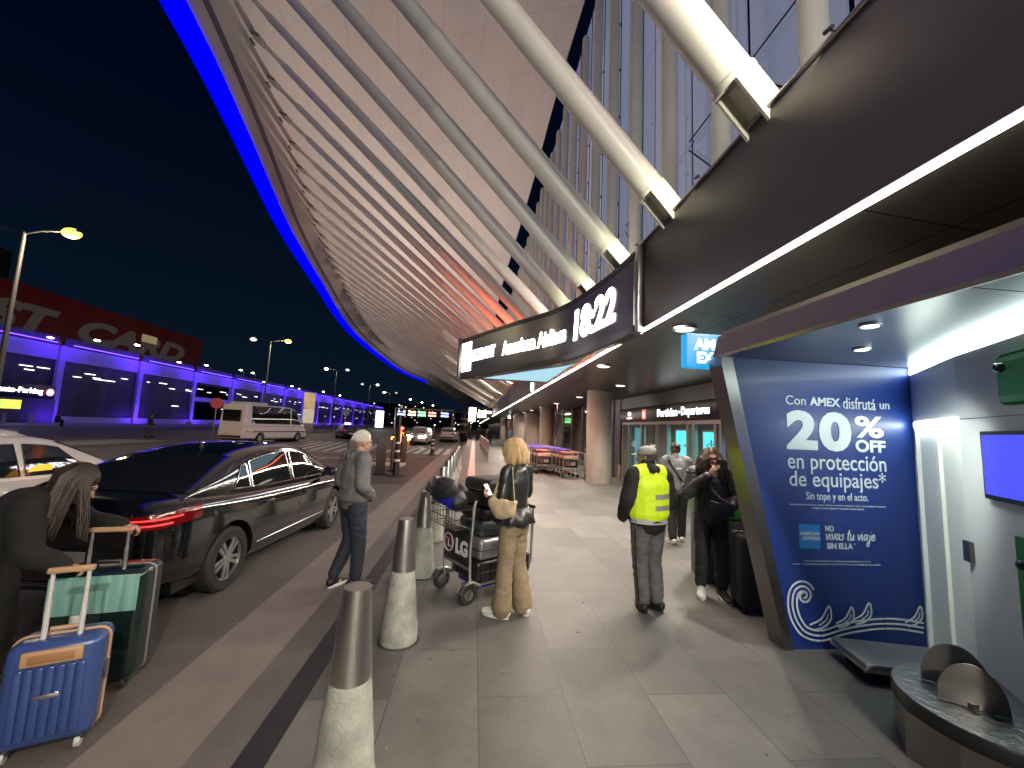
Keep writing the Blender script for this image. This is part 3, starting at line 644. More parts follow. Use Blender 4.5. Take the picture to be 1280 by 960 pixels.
# handwritten line, drawn as brush strokes
def stroke(mb_, pts, r=.0065): mb_.path([(x, FY-.003, z) for x, z in pts], r, 6, flat=.25, side=(1, 0, 0.01))
m = MB(); x0, z0, k = 3.225, .935, .052
GL = {'v': ([[(0, 1), (.25, 0), (.6, 1.05)]], .7), 'i': ([[(.1, .95), (.12, .1), (.3, 0)], [(.12, 1.35), (.16, 1.42)]], .4), 'a': ([[(.7, .9), (.3, .95), (.05, .4), (.25, 0), (.6, .5), (.72, .95), (.65, .1), (.85, .05)]], .9),
      's': ([[(.55, .95), (.2, .8), (.5, .4), (.3, 0), (0, .1)]], .65), 't': ([[(.3, 1.7), (.2, .2), (.45, 0)], [(0, 1.05), (.6, 1.1)]], .6), 'u': ([[(.05, .95), (.1, .15), (.35, 0), (.65, .9), (.65, .1), (.85, .05)]], .9),
      'j': ([[(.3, .95), (.25, -.7), (0, -1.0), (-.15, -.6), (.45, .1)], [(.35, 1.35), (.38, 1.42)]], .55), 'e': ([[(.1, .45), (.55, .6), (.45, .95), (.1, .7), (.15, .1), (.45, 0), (.75, .3)]], .75), ' ': ([], .5)}
for ch in 'vivas tu viaje':
    ss, w_ = GL[ch]
    for s_ in ss:
        if len(s_) > 2: s_ = [(p.x, p.y) for p in catmull([(a, b, 0) for a, b in s_], 4)]
        stroke(m, [(x0+(a+.18*b)*k*1.03, z0+b*k) for a, b in s_])
    x0 += w_*k*1.03
put(m, 'slogan_script')
# white wave drawing
def ribbon(pts, w_=.022, name='wave_line'):
    m.path([(x, FY-.003, z) for x, z in pts], w_/2, 6, flat=.2, side=(1, 0, .01))
m = MB()
flowz = lambda x: .165+.05*math.sin((x-3.35)*3.6)
ctr = catmull([(x_, flowz(x_), 0) for x_ in (4.15, 3.95, 3.75, 3.55, 3.35)]+[(3.15, .115, 0), (3.0, .145, 0), (2.92, .235, 0), (2.885, .34, 0), (2.885, .43, 0), (2.915, .50, 0), (2.975, .53, 0), (3.035, .51, 0), (3.06, .455, 0), (3.03, .405, 0), (2.985, .40, 0), (2.955, .43, 0), (2.965, .47, 0), (2.995, .475, 0)], 8)
nn_ = len(ctr)
for off, stop in ((-.042, .70), (0., 1.), (.042, .86)):
    pts = []
    for i in range(int(nn_*stop)):
        d = (ctr[min(i+1, nn_-1)]-ctr[max(i-1, 0)]).normalized(); k_ = off*(1 if i < nn_*.6 else lerp(1, .62, (i/nn_-.6)/.4)); q_ = ctr[i]+V((-d.y, d.x, 0))*-k_
        if q_.x > 2.885-.204*q_.y: pts.append((q_.x, q_.y))
    ribbon(pts, .019)
for (ax, az, s_) in ((3.17, .235, 1.), (3.40, .245, .85), (3.57, .275, .9), (4.08, .255, .85)):
    leaf = [(p.x, p.y) for p in catmull([(ax-.13*s_, az-.03, 0), (ax-.02*s_, az+.02*s_, 0), (ax+.06*s_, az+.13*s_, 0), (ax+.075*s_, az+.02*s_, 0), (ax, az-.05*s_, 0), (ax-.1*s_, az-.075*s_, 0)], 5)]
    ribbon(leaf, .018); ribbon([(ax-.04*s_, az-.035*s_), (ax+.03*s_, az+.01*s_), (ax+.05*s_, az+.06*s_)], .014)
put(m, 'wave_drawing')
# light box sign on the outer side
sb = thing('amex_sign', 'square cyan light box reading AMEX beside the kiosk roof', 'sign', (2.06, 3.74, 2.50))
MB().box(0, .42, 0, .12, 0, .34, .012).build('box', E('amex_box', (.008, .40, .85), .6), sb)
m = MB(); text_fit(m, 'AM', .22, .115, frame((.075, -.004, .175), (1, 0, 0), (0, 0, 1)), .05); text_fit(m, 'EX', .18, .115, frame((.105, -.004, .04), (1, 0, 0), (0, 0, 1)), .05); m.build('lettering', E('amex_letters', (.8, .95, 1), 1.25), sb, 0)
MB().box(.42, .5, .03, .09, .1, .24).build('arm', mt['steel_dark'], sb)
# turntable
diam = M('tread_plate', (.30, .31, .31), .38, .9, bump=.5, bs=22, rvar=.1)
tt = thing('turntable', 'round luggage turntable with two upright steel plates, low metal base', 'turntable', (3.07, 2.2, 0))
MB().lathe([(.45, .262), (.455, .27), (.455, .335), (.45, .343)], 64).build('rim', mt['black'], tt)
MB().lathe([(.448, .34), (.448, .348), (.0, .348)], 64, cap=False).build('platform', diam, tt)
mb = MB(); mb.prism([(-.44, .14), (-.40, -.1), (-.15, -.43), (.2, -.46), (.55, -.2), (.6, .3), (.2, .5), (-.2, .42)], 0, .26, bevel=.008); mb.build('base', M('base_steel', (.36, .34, .32), .3, 1.), tt, 0)
mt['plate'] = M('holder_plate_steel', (.30, .28, .26), .38, .85)
def dplate(x, y, rz, s_):
    pts = [(-.16*s_, 0), (.17*s_, 0)]+[(p.x*s_, p.y*s_) for p in catmull([(.17, 0, 0), (.15, .13, 0), (.08, .235, 0), (-.0, .265, 0), (-.09, .225, 0), (-.15, .12, 0), (-.16, 0, 0)], 6)][1:-1]
    m = MB(); m.prism(pts, -.006, .006, Matrix.Translation((x, y, .352)) @ Matrix.Rotation(rz, 4, 'Z') @ Matrix.Rotation(R(90), 4, 'X'), .002); m.box(x-.02, x+.02, y-.02, y+.02, .348, .38); return m.build('holder_plate', mt['plate'], tt, 30)
dplate(-.17, .0, R(-38), .88); dplate(-.05, .17, R(-42), .95)
fs = thing('luggage_scale', 'low flat grey luggage scale on the floor in front of the blue wall', 'scale', (3.44, 3.08, 0))
MB().box(-.36, .42, -.2, .22, .11, .16, .012).build('plate', M('scale_plate', (.2, .21, .22), .4, .5), fs); MB().box(-.365, .425, -.205, .225, .1, .125).build('trim', mt['steel'], fs); MB().box(-.28, .34, -.14, .16, 0, .1).build('base', mt['black'], fs)
for o_ in (fs,): o_.rotation_euler = (0, 0, R(-14))

# ------------------------------------------------------------------ bollards
def bollard():
    t = thing('bollard', 'x', 'bollard', (0, 0, 0), 0, 'tapered concrete bollards along the kerb')
    MB().lathe([(.0, 0), (.152, 0), (.155, .02), (.152, .13), (.146, .14), (.144, .15), (.099, .575)], 32, cap=False).build('concrete_body', mt['bollard'], t)
    MB().lathe([(.175, .002), (.172, .006), (.15, .008)], 28, cap=False).build('sealant_ring', M('sealant', (.045, .042, .04), .8, var=.4, vs=12), t)
    MB().lathe([(.0995, .575), (.101, .577), (.068, .985), (.066, .997), (.0, 1.0)], 32, cap=False).build('steel_cap', mt['steel'], t)
    return t
b0 = bollard(); bl = ['nearest steel capped concrete bollard, at the bottom edge', 'second steel capped bollard from the bottom edge', 'third bollard, just left of the luggage trolley', 'fourth bollard, behind the luggage trolley']
for k in range(11):
    b = b0 if k == 0 else copy_tree(b0)
    b.location = (-.54-.004*k, 2.17+1.49*k, 0); b.rotation_euler = (0, 0, k*1.3)
    b['label'] = bl[k] if k < 4 else '%s bollard counting from the nearest, in the distant row' % ords[k] if k < 10 else 'last bollard at the far end of the row'
# ------------------------------------------------------------------ vehicles (local +Y is forward, +X the right side)
def apply_mods(o):
    dg = bpy.context.evaluated_depsgraph_get(); me = bpy.data.meshes.new_from_object(o.evaluated_get(dg)); old = o.data
    bpy.data.objects.remove(o); 
    if old.users == 0: bpy.data.meshes.remove(old)
    return me
red_on = E('tail_light_red', (1., .05, .04), .75); red_dim = M('tail_light_lens', (.07, .002, .003), .12, emit=.035, ec=(1, .02, .02))
plate_m = M('number_plate', (.6, .6, .58), .4); head_lens = M('head_light_lens', (.5, .52, .55), .08, .4)
rim_m = M('alloy_rim', (.5, .5, .5), .3, .9)
win_m = M('car_window', (.010, .012, .013), .03, spec=.8, coat=.5)
trim_m = M('window_trim_chrome', (.5, .5, .5), .2, 1.)
well_m = M('wheel_well_black', (.006, .006, .006), .8)

def make_wheel(r, wid, par, x, y, side, spokes=5):
    wt_ = MB(); prof = [(r*.66, -wid/2), (r*.9, -wid/2), (r*.975, -wid*.4), (r, -wid*.25), (r, wid*.25), (r*.975, wid*.4), (r*.9, wid/2), (r*.66, wid/2), (r*.64, 0), (r*.66, -wid/2)]
    rot = Matrix.Translation((x, y, r)) @ Matrix.Rotation(R(90)*side, 4, 'Y')
    wt_.lathe(prof, 40, rot, cap=False)
    wh = thing('wheel', None, None); wh.parent = par
    if 'category' in wh: del wh['category']
    wt_.fix().build('tyre', mt['rubber'], wh)
    m = MB(); m.lathe([(r*.67, wid*.30), (r*.67, wid*.43), (r*.62, wid*.43), (r*.6, wid*.3)], 36, cap=False)
    for k in range(spokes):
        for da in (-.17, .17):
            a = 2*PI*k/spokes+da; t = MB(); t.prism([(r*.1, -r*.05), (r*.62, -r*.065), (r*.62, r*.065), (r*.1, r*.05)], wid*.3, wid*.41, Matrix.Rotation(a-da*.4, 4, 'Z') @ Matrix.Translation((0, da*r*.25, 0)), .004); m.merge(t.bm)
    m.lathe([(r*.17, wid*.3), (r*.17, wid*.42), (r*.12, wid*.44), (0, wid*.44)], 20, cap=False)
    m.xf(rot); m.build('rim', rim_m, wh)
    m = MB(); m.lathe([(r*.64, wid*.05), (0, wid*.05)], 24, rot, cap=False); m.build('brake_shadow_disc', well_m, wh)
    return wh

def vehicle(name, label, cat, loc, yaw, sp, paint, group=None, detail=True):
    t = thing(name, label, cat, loc, yaw, group)
    S = sp['body']; ys = [s[0] for s in S]
    def bsec(s):
        y, w_, zb, zt = s[:4]; cr = s[4] if len(s) > 4 else .03; h = zt-zb
        half = [(0, zb), (w_*.8, zb), (w_*.955, zb+.05*h+.01), (w_*.985, zb+.22*h), (w_, zb+.5*h), (w_*.99, zb+.78*h), (w_*.955, zb+.9*h), (w_*.86, zt-.004), (w_*.5, zt+cr*.8), (0, zt+cr)]
        return [V((x, y, z)) for x, z in half]+[V((-x, y, z)) for x, z in half[1:-1][::-1]]
    m = MB(); m.loft([bsec(s) for s in S]); m.fix(); me = m.mesh('b', None, 0)
    o = obj('tmp', me); md = o.modifiers.new('s', 'SUBSURF'); md.levels = 2; md.render_levels = 2
    cut = MB()
    for y in sp['axles']:
        cut.lathe([(sp['wr']*1.17, -sp['wid_']), (sp['wr']*1.17, sp['wid_'])], 40, Matrix.Translation((0, y, sp['wr']*1.02)) @ Matrix.Rotation(R(90), 4, 'Y'))
    co = obj('cut', cut.mesh('c', None, 0))
    bm_ = o.modifiers.new('b', 'BOOLEAN'); bm_.operation = 'DIFFERENCE'; bm_.object = co; bm_.solver = 'EXACT'
    me = apply_mods(o); bpy.data.objects.remove(co)
    me.materials.clear(); me.materials.append(paint)
    me.polygons.foreach_set('use_smooth', [True]*len(me.polygons)); me.set_sharp_from_angle(angle=R(40))
    body = obj('body', me, t); bv = BVHTree.FromPolygons([v.co for v in me.vertices], [p.vertices[:] for p in me.polygons])
    # wheel wells behind the wheels
    m = MB()
    for y in sp['axles']: m.lathe([(sp['wr']*1.16, -sp['wid_']*.62), (sp['wr']*1.16, sp['wid_']*.62)], 30, Matrix.Translation((0, y, sp['wr']*1.02)) @ Matrix.Rotation(R(90), 4, 'Y'))
    m.box(-sp['wid_']*.8, sp['wid_']*.8, S[0][0]+.3, S[-1][0]-.3, sp['wr']*.6, sp['wr']*1.0); m.build('underbody', well_m, t, 30)
    # greenhouse
    G = sp['roof']; gy = [g[0] for g in G]; gz = smooth_list(gy, [g[1] for g in G])
    belt = lambda y: interp(y, ys, [s[3] for s in S])-.03
    wbf = lambda y: interp(y, ys, [s[1] for s in S])*sp.get('gw', .88)
    tum = sp.get('tum', .30)
    def edge(y):
        zr = gz(y); zb = belt(y); h = max(.0, zr-zb); f = min(1, h/.42); xe = wbf(y)-tum*h; return xe, zr-.085*f, zb, zr
    def gsec(y):
        xe, ze, zb, zr = edge(y); w0 = wbf(y); half = [(w0, zb-.02), (lerp(w0, xe, .5)+.012*min(1, (zr-zb)), lerp(zb, ze, .5)), (xe, ze), (xe-.05*min(1, (zr-zb)/.3), lerp(ze, zr, .62)), (xe*.6, zr-.008), (0, zr)]
        return [V((x, y, z)) for x, z in half]+[V((-x, y, z)) for x, z in half[:-1][::-1]]
    gys = [lerp(gy[0], gy[-1], i/46) for i in range(47)]
    m = MB(); m.loft([gsec(y) for y in gys]); m.fix()
    rf = m.build('cabin', sp.get('roof_paint', paint), t, 50)
    def top_pt(y, a, off):
        xe, ze, zb, zr = edge(y); f = min(1, (zr-zb)/.3); aa = abs(a); prof = [(0, zr), (xe*.6, zr-.008), (xe-.05*f, lerp(ze, zr, .62)), (xe, ze)]
        q = aa*3; i = min(2, int(q)); x = lerp(prof[i][0], prof[i+1][0], q-i); z = lerp(prof[i][1], prof[i+1][1], q-i)
        return V((math.copysign(x, a), y, z+off))
    for nm, (ya, yb, am) in sp['screens'].items():
        m = MB(); m.grid([[top_pt(lerp(ya, yb, i/12), lerp(-am, am, j/12), .008) for j in range(13)] for i in range(13)]); 
        o = m.build(nm, win_m, t, 60)
    def side_pt(y, v, off, sx):
        xe, ze, zb, zr = edge(y); w0 = wbf(y); z = lerp(zb+sp.get('wl', .05), ze-.035, v); q = (z-zb+.02)/(ze-zb+.02); x = lerp(w0, xe, q)+.012*min(1, zr-zb)*(1-abs(2*q-1))
        return V((sx*(x+off), y, z))
    for sx in (1, -1):
        for (ya, yb, fa, fb) in sp['sides']:
            # fa / fb: fraction by which the glass is slanted at its rear and front end
            P = []
            for i in range(11):
                row = []
                for j in range(7):
                    v = j/6; a = lerp(ya, ya+fa, v); b = lerp(yb, yb-fb, v); y = lerp(a, b, i/10); row.append(side_pt(y, v, .006, sx))
                P.append(row)
            m = MB(); m.grid(P); m.build('side_window', win_m, t, 60)
            if sp.get('chrome') and detail:
                loop = [P[i][0] for i in range(11)]+P[10][1:]+[P[i][6] for i in range(9, -1, -1)]+P[0][::-1][1:-1]
                m = MB(); m.path([p+V((sx*.003, 0, 0)) for p in loop], .006, 6, closed=True); m.build('window_trim', trim_m if sp['chrome'] == 1 else mt['black'], t)
    # wheels
    for y in sp['axles']:
        for sx in (1, -1):
            wx = interp(y, ys, [s[1] for s in S])-sp['tw']/2-.015; make_wheel(sp['wr'], sp['tw'], t, sx*wx, y, sx, sp.get('spokes', 5))
    # skins wrapped on the body
    def hit(o_, d_, off):
        h = bv.ray_cast(V(o_), V(d_).normalized())
        return (h[0]-V(d_).normalized()*off) if h[0] is not None else None
    def skin(name, origins, mat, off=.008, par=None):
        P = [[hit(o_, d_, off) for o_, d_ in row] for row in origins]
        if any(p is None for r_ in P for p in r_): return None
        m = MB(); m.grid(P); return m.build(name, mat, par or t, 60)
    yr, yf = S[0][0], S[-1][0]
    def corner(y0, sgn_, a0, a1, z0, z1, n=14, k=6, skew=0.):
        out = []
        for i in range(n):
            u = i/(n-1); a = lerp(a0, a1, u); d = V((-math.sin(a), -sgn_*math.cos(a), 0)); c = V((math.copysign(.35, a)*0+0, y0-sgn_*sp.get('cr', .95), 0)); row = []
            for j in range(k):
                v = j/(k-1); z = lerp(lerp(z0[0], z0[1], u), lerp(z1[0], z1[1], u), v); o_ = c-d*6+V((0, 0, z)); row.append((o_, d))
            out.append(row)
        return out
    for sx in (1, -1):
        for (nm, end, a0, a1, z0, z1, mat, off) in sp['lights']:
            y0, sg = (yr, -1) if end == 'r' else (yf, 1)
            skin(nm, corner(y0, sg, sx*R(a0), sx*R(a1), z0, z1), mat, off)
    for (nm, x0, x1, z0, z1, end, mat) in sp.get('flat', []):
        y0, sg = (yr, -1) if end == 'r' else (yf, 1)
        skin(nm, [[((lerp(x0, x1, i/8), y0+sg*2, lerp(z0, z1, j/4)), (0, -sg, 0)) for j in range(5)] for i in range(9)], mat, .01)
    if detail:
        for sx in (1, -1):
            for y in sp.get('seams', []):
                pts = [hit((sx*3, y+sp.get('seam_lean', 0)*k, z), (-sx, 0, 0), .0005) for k, z in ((0, S[2][2]+.12), (.3, .5), (.6, .66), (1, belt(y)-.02))]
                pts = [p for p in pts if p]
                if len(pts) > 1: m = MB(); m.path(pts, .004, 5); m.build('door_seam', mt['black'], t)
            for y in sp.get('handles', []):
                p = hit((sx*3, y, belt(y)-.13), (-sx, 0, 0), .022)
                if p: m = MB(); m.box(p.x-.014, p.x+.014, y-.1, y+.1, p.z-.014, p.z+.016, .01); m.build('door_handle', sp.get('handle_mat', paint), t)
            if 'mirror' in sp:
                y, z = sp['mirror']; x = wbf(y)+.03; m = MB(); m.ellipsoid((sx*(x+.1), y, z), (.11, .07, .075), 16); m.tube((sx*x*.97, y-.0, z-.05), (sx*(x+.06), y, z-.03), .03, n=8); m.build('side_mirror', sp.get('mirror_mat', paint), t)
            if 'sill' in sp:
                pts = [hit((sx*3, lerp(sp['axles'][0]+.45, sp['axles'][1]-.45, k/8), S[3][2]+.1), (-sx, 0, 0), .003) for k in range(9)]
                if all(pts): m = MB(); m.path(pts, .007, 6); m.build('sill_strip', trim_m, t)
        if 'antenna' in sp:
            y = sp['antenna']; z = gz(y); m = MB(); m.tube((0, y, z-.01), (0, y-.0, z+.03), .03, .015, 8); m.tube((0, y, z+.02), (0, y-.17, z+.23), .006, .003, 6); m.build('antenna', mt['black'], t)
    return t, bv
def smooth_list(xs, zs):
    pts = catmull([(a, b, 0) for a, b in zip(xs, zs)], 8); X = [p.x for p in pts]; Z = [p.y for p in pts]
    return lambda y: interp(y, X, Z)
black_paint = M('black_car_paint', (.006, .006, .007), .12, coat=1., spec=.6)
white_paint = M('white_car_paint', (.62, .58, .55), .25, coat=.8)
SEDAN = dict(
    body=[(-2.25, .50, .46, .84, .01), (-2.235, .66, .40, .96, .015), (-2.19, .77, .33, 1.035, .02), (-2.05, .835, .27, 1.055, .02), (-1.75, .865, .23, 1.05, .02), (-1.3, .875, .20, 1.01, .02), (-.6, .875, .18, .965, .02), (.3, .875, .18, .94, .02), (1.0, .875, .19, .93, .03), (1.5, .865, .21, .88, .05), (1.9, .84, .22, .80, .05), (2.12, .77, .25, .70, .04), (2.21, .66, .32, .62, .02), (2.235, .5, .4, .56, .01)],
    roof=[(-1.95, 1.02), (-1.6, 1.17), (-1.15, 1.335), (-.7, 1.435), (-.2, 1.475), (.2, 1.465), (.55, 1.40), (.95, 1.20), (1.4, .93)],
    axles=[-1.33, 1.30], wr=.325, tw=.205, wid_=.95, screens=dict(rear_window=(-1.84, -1.02, .86), windscreen=(.5, 1.3, .9)),
    sides=[(-1.22, -.92, .2, .0), (-.88, .0, .02, .02), (.06, 1.02, .02, .52)], chrome=1, seams=[-.95, .05, 1.0], handles=[-.72, .28], mirror=(.92, 1.0), sill=1, antenna=-.75,
    lights=[('tail_light', 'r', 29, 60, (.80, .86), (.92, .985), red_dim, .012), ('tail_light_bar', 'r', 29, 46, (.835, .855), (.852, .872), red_on, .018), ('tail_light_bar', 'r', 31, 50, (.882, .905), (.898, .921), red_on, .018), ('bumper_reflector', 'r', 30, 42, (.40, .41), (.43, .44), trim_m, .006), ('head_light', 'f', 22, 60, (.62, .66), (.72, .78), head_lens, .01)],
    flat=[('number_plate', -.26, .26, .52, .64, 'r', plate_m), ('chrome_strip', -.6, .6, .36, .375, 'r', trim_m), ('grille', -.5, .5, .42, .56, 'f', mt['black'])])
car, bvc = vehicle('black_sedan', 'glossy black sedan with lit red tail lights and alloy wheels stopped at the kerb', 'car', (-3.27, 6.05, 0), R(-4.0), SEDAN, black_paint)
m = MB(); m.tube((-.10, -2.272, .985), (-.10, -2.26, .985), .0, .0) if False else None
for i in range(5):
    mm_ = MB(); mm_.box(-.36+i*.18-.05, -.36+i*.18+.05, -2.262, -2.235, .915, .945, .004); mm_.build('badge_letter', trim_m, car)
m = MB(); m.path([(.07*math.cos(q*PI/10), -2.245, 1.0+.07*math.sin(q*PI/10)*.6) for q in range(20)], .007, 6, closed=True); m.build('round_emblem', trim_m, car)
m = MB(); m.path([(.55+.05*math.cos(q), -2.24, .37+.04*math.sin(q)) for q in [i*PI/10 for i in range(20)]], .008, 6, closed=True); m.build('exhaust_trim', trim_m, car)
def rear_path(pts, name, r=.005, mat=None):
    out = []
    for x, z in pts:
        h_ = bvc.ray_cast(V((x, -4, z)), V((0, 1, 0)))
        if h_[0] is not None: out.append(h_[0]+V((0, -.002, 0)))
    if len(out) > 2: m = MB(); m.path(out, r, 5); m.build(name, mat or mt['black'], car)
rear_path([(-.56+.112*i, .66) for i in range(11)], 'boot_seam'); rear_path([(.57, .67+.035*i) for i in range(9)], 'boot_seam'); rear_path([(-.57, .67+.035*i) for i in range(9)], 'boot_seam')
rear_path([(-.7+.14*i, .34) for i in range(11)], 'bumper_strip', .008, trim_m)
seat = M('car_seat', (.03, .03, .032), .8)
SUV = dict(SEDAN)
SUV.update(body=[(-2.15, .5, .5, .9, .01), (-2.13, .7, .42, 1.02, .015), (-2.05, .8, .35, 1.07, .02), (-1.7, .87, .27, 1.08, .02), (-1.0, .885, .24, 1.06, .02), (0, .885, .22, 1.03, .02), (.9, .88, .22, 1.01, .03), (1.4, .87, .24, .97, .05), (1.8, .84, .27, .89, .05), (2.0, .77, .31, .78, .04), (2.1, .6, .4, .66, .02)],
    roof=[(-2.08, 1.05), (-1.95, 1.3), (-1.7, 1.5), (-1.2, 1.585), (-.5, 1.61), (.1, 1.585), (.5, 1.49), (.95, 1.25), (1.35, 1.0)], axles=[-1.28, 1.28], wr=.335,
    screens=dict(rear_window=(-2.05, -1.76, .84), windscreen=(.48, 1.26, .9)), sides=[(-1.62, -1.1, .18, .0), (-1.05, -.05, .02, .02), (.02, .98, .02, .5)], chrome=2, mirror=(.9, 1.1), antenna=-1.5,
    lights=[('tail_light', 'r', 30, 60, (.86, .9), (1.02, 1.06), red_dim, .012), ('head_light', 'f', 22, 58, (.70, .76), (.80, .88), head_lens, .01)], flat=[('number_plate', -.26, .26, .68, .8, 'r', plate_m), ('rear_bumper', -.7, .7, .46, .58, 'r', mt['black'])])
wcar, _ = vehicle('white_car', 'white car beside the black sedan half out of frame, windows facing the viewer', 'car', (-6.3, 5.6, 0), R(-2), dict(SEDAN, chrome=2), white_paint)
m = MB(); m.prism([(-.16, 0), (.12, 0), (.12, .075), (-.06, .075)], 0, .006); m.xf(Matrix.Translation((.868, .12, 1.03)) @ frame((0, 0, 0), (0, 1, 0), (-.2, 0, 1))); m.build('orange_patch', E('patch_orange', (1., .38, .02), 1.1), wcar, 0)  # emissive orange patch laid on the side window
w2, _ = vehicle('white_car', 'second white car farther left, showing only its pale roof and bonnet behind the first', 'car', (-8.6, 7.4, 0), R(-2), dict(SEDAN, chrome=2), white_paint)
wsuv, _ = vehicle('white_suv', 'white suv driving away near the far screen, seen from behind', 'car', (-2.75, 45.5, 0), R(-3), SUV, white_paint)
hcar, _ = vehicle('oncoming_car', 'pale car facing the viewer with a glaring white headlight', 'car', (-4.8, 37.0, 0), R(176), dict(SUV, lights=[('head_light', 'f', 16, 58, (.66, .72), (.82, .88), E('head_light_on', (1, .95, .85), 22), .02), ('tail_light', 'r', 30, 60, (.86, .9), (1.02, 1.06), red_dim, .012)]), white_paint)
taxi, _ = vehicle('taxi', 'small black taxi with pale roof crossing beyond the zebra stripes', 'car', (-13.2, 43.5, 0), R(28), dict(SEDAN, roof_paint=M('taxi_roof', (.7, .58, .3), .35, coat=.5)), black_paint)
m = MB(); m.box(-.3, .3, -.1, .1, 1.47, 1.64, .04); m.build('roof_sign', E('taxi_sign', (1, .9, .75), 1.6), taxi)
# minibus
VAN = dict(body=[(-3.42, .86, .42, 1.2, .0), (-3.40, .92, .36, 1.25, .0), (-3.3, .965, .32, 1.27, .0), (-2.5, .985, .3, 1.27, .0), (-1, .99, .28, 1.27, .0), (1, .99, .28, 1.27, .0), (2.2, .985, .28, 1.25, .01), (2.75, .96, .3, 1.18, .03), (3.15, .9, .32, 1.05, .05), (3.38, .78, .36, .86, .04), (3.46, .6, .45, .7, .02)],
    roof=[(-3.41, 1.3), (-3.39, 1.9), (-3.36, 2.4), (-3.28, 2.62), (-3.0, 2.68), (-1.5, 2.7), (.5, 2.68), (1.3, 2.62), (1.7, 2.46), (2.2, 2.0), (2.85, 1.22)], axles=[-1.85, 2.1], wr=.36, tw=.22, wid_=1.05, gw=.985, tum=.075, wl=.12,
    screens=dict(windscreen=(1.75, 2.78, .86)), sides=[(-2.75, 1.05, 0, 0), (1.2, 2.35, .02, .55)], chrome=0, seams=[1.12, 2.35], mirror=(2.25, 1.5), mirror_mat=mt['black'], spokes=6, cr=1.6,
    lights=[('tail_light', 'r', 29.5, 37, (.85, .85), (1.35, 1.35), red_on, .012), ('head_light', 'f', 18, 34, (.8, .85), (.98, 1.05), head_lens, .01)], flat=[('number_plate', -.5, -.05, .62, .74, 'r', plate_m), ('rear_bumper', -.8, .8, .40, .56, 'r', M('bumper_dark_red', (.1, .02, .015), .5))])
van, _ = vehicle('minibus', 'white high roof minibus with dark windows driving past the garage', 'van', (-15.3, 31.6, 0), R(-13), VAN, M('van_white_paint', (.8, .78, .77), .3, coat=.6))
m = MB(); m.box(-.66, .66, -3.445, -3.40, 1.5, 2.25, .03); m.build('rear_window', win_m, van)
m = MB(); m.box(-.75, .75, -2.9, -1.2, 2.68, 2.82, .04); m.build('roof_unit', M('roof_unit_white', (.6, .6, .6), .5), van)
m = MB(); m.box(.975, 1.0, -3.2, 3.0, .78, .86, .01); m.box(-1.0, -.975, -3.2, 3.0, .78, .86, .01); m.build('side_moulding', M('moulding_grey', (.12, .09, .085), .5), van)
# motorcycle with officer
mc = thing('motorcycle', 'dark motorcycle with glowing orange lamps and a red light in front of the white headlight', 'motorcycle', (-4.15, 23.6, 0), R(10), None)
for y in (-.72, .72):
    m = MB(); m.lathe([(.2, -.05), (.31, -.06), (.33, 0), (.31, .06), (.2, .05)], 28, Matrix.Translation((0, y, .33)) @ Matrix.Rotation(R(90), 4, 'Y'), cap=False); m.fix(); m.build('wheel', mt['rubber'], mc)
m = MB(); m.ellipsoid((0, .12, .78), (.16, .34, .17), 14); m.tube((0, .72, .33), (0, .48, 1.0), .045, n=8); m.tube((0, -.72, .33), (0, -.1, .5), .05, n=8); m.box(-.14, .14, -.2, .3, .3, .62, .06); m.build('frame', mt['black_gloss'], mc)
m = MB(); m.box(-.15, .15, -.75, -.05, .72, .84, .05); m.build('seat', mt['black'], mc)
for sx in (-1, 1):
    m = MB(); m.box(sx*.34-.13, sx*.34+.13, -.85, -.4, .5, .9, .05); m.build('pannier', M('pannier_orange', (.5, .18, .03), .5), mc)
    m = MB(); m.ellipsoid((sx*.42, -.88, .98), (.1, .04, .09), 12); m.build('orange_lamp', E('orange_lamp', (1, .32, .03), 14), mc)
m = MB(); m.tube((-.38, .42, 1.02), (.38, .42, 1.02), .018, n=8); m.build('handlebar', mt['steel_dark'], mc)
m = MB(); m.tube((0, -.8, .8), (0, -.8, 1.5), .015, n=6); m.ellipsoid((0, -.8, 1.55), (.13, .08, .06), 12); m.build('red_beacon', E('red_beacon', (1, .06, .04), 12), mc)
point('motorcycle_glow', (-4.1, 22.6, 1.2), 25, (1, .25, .1), .1)
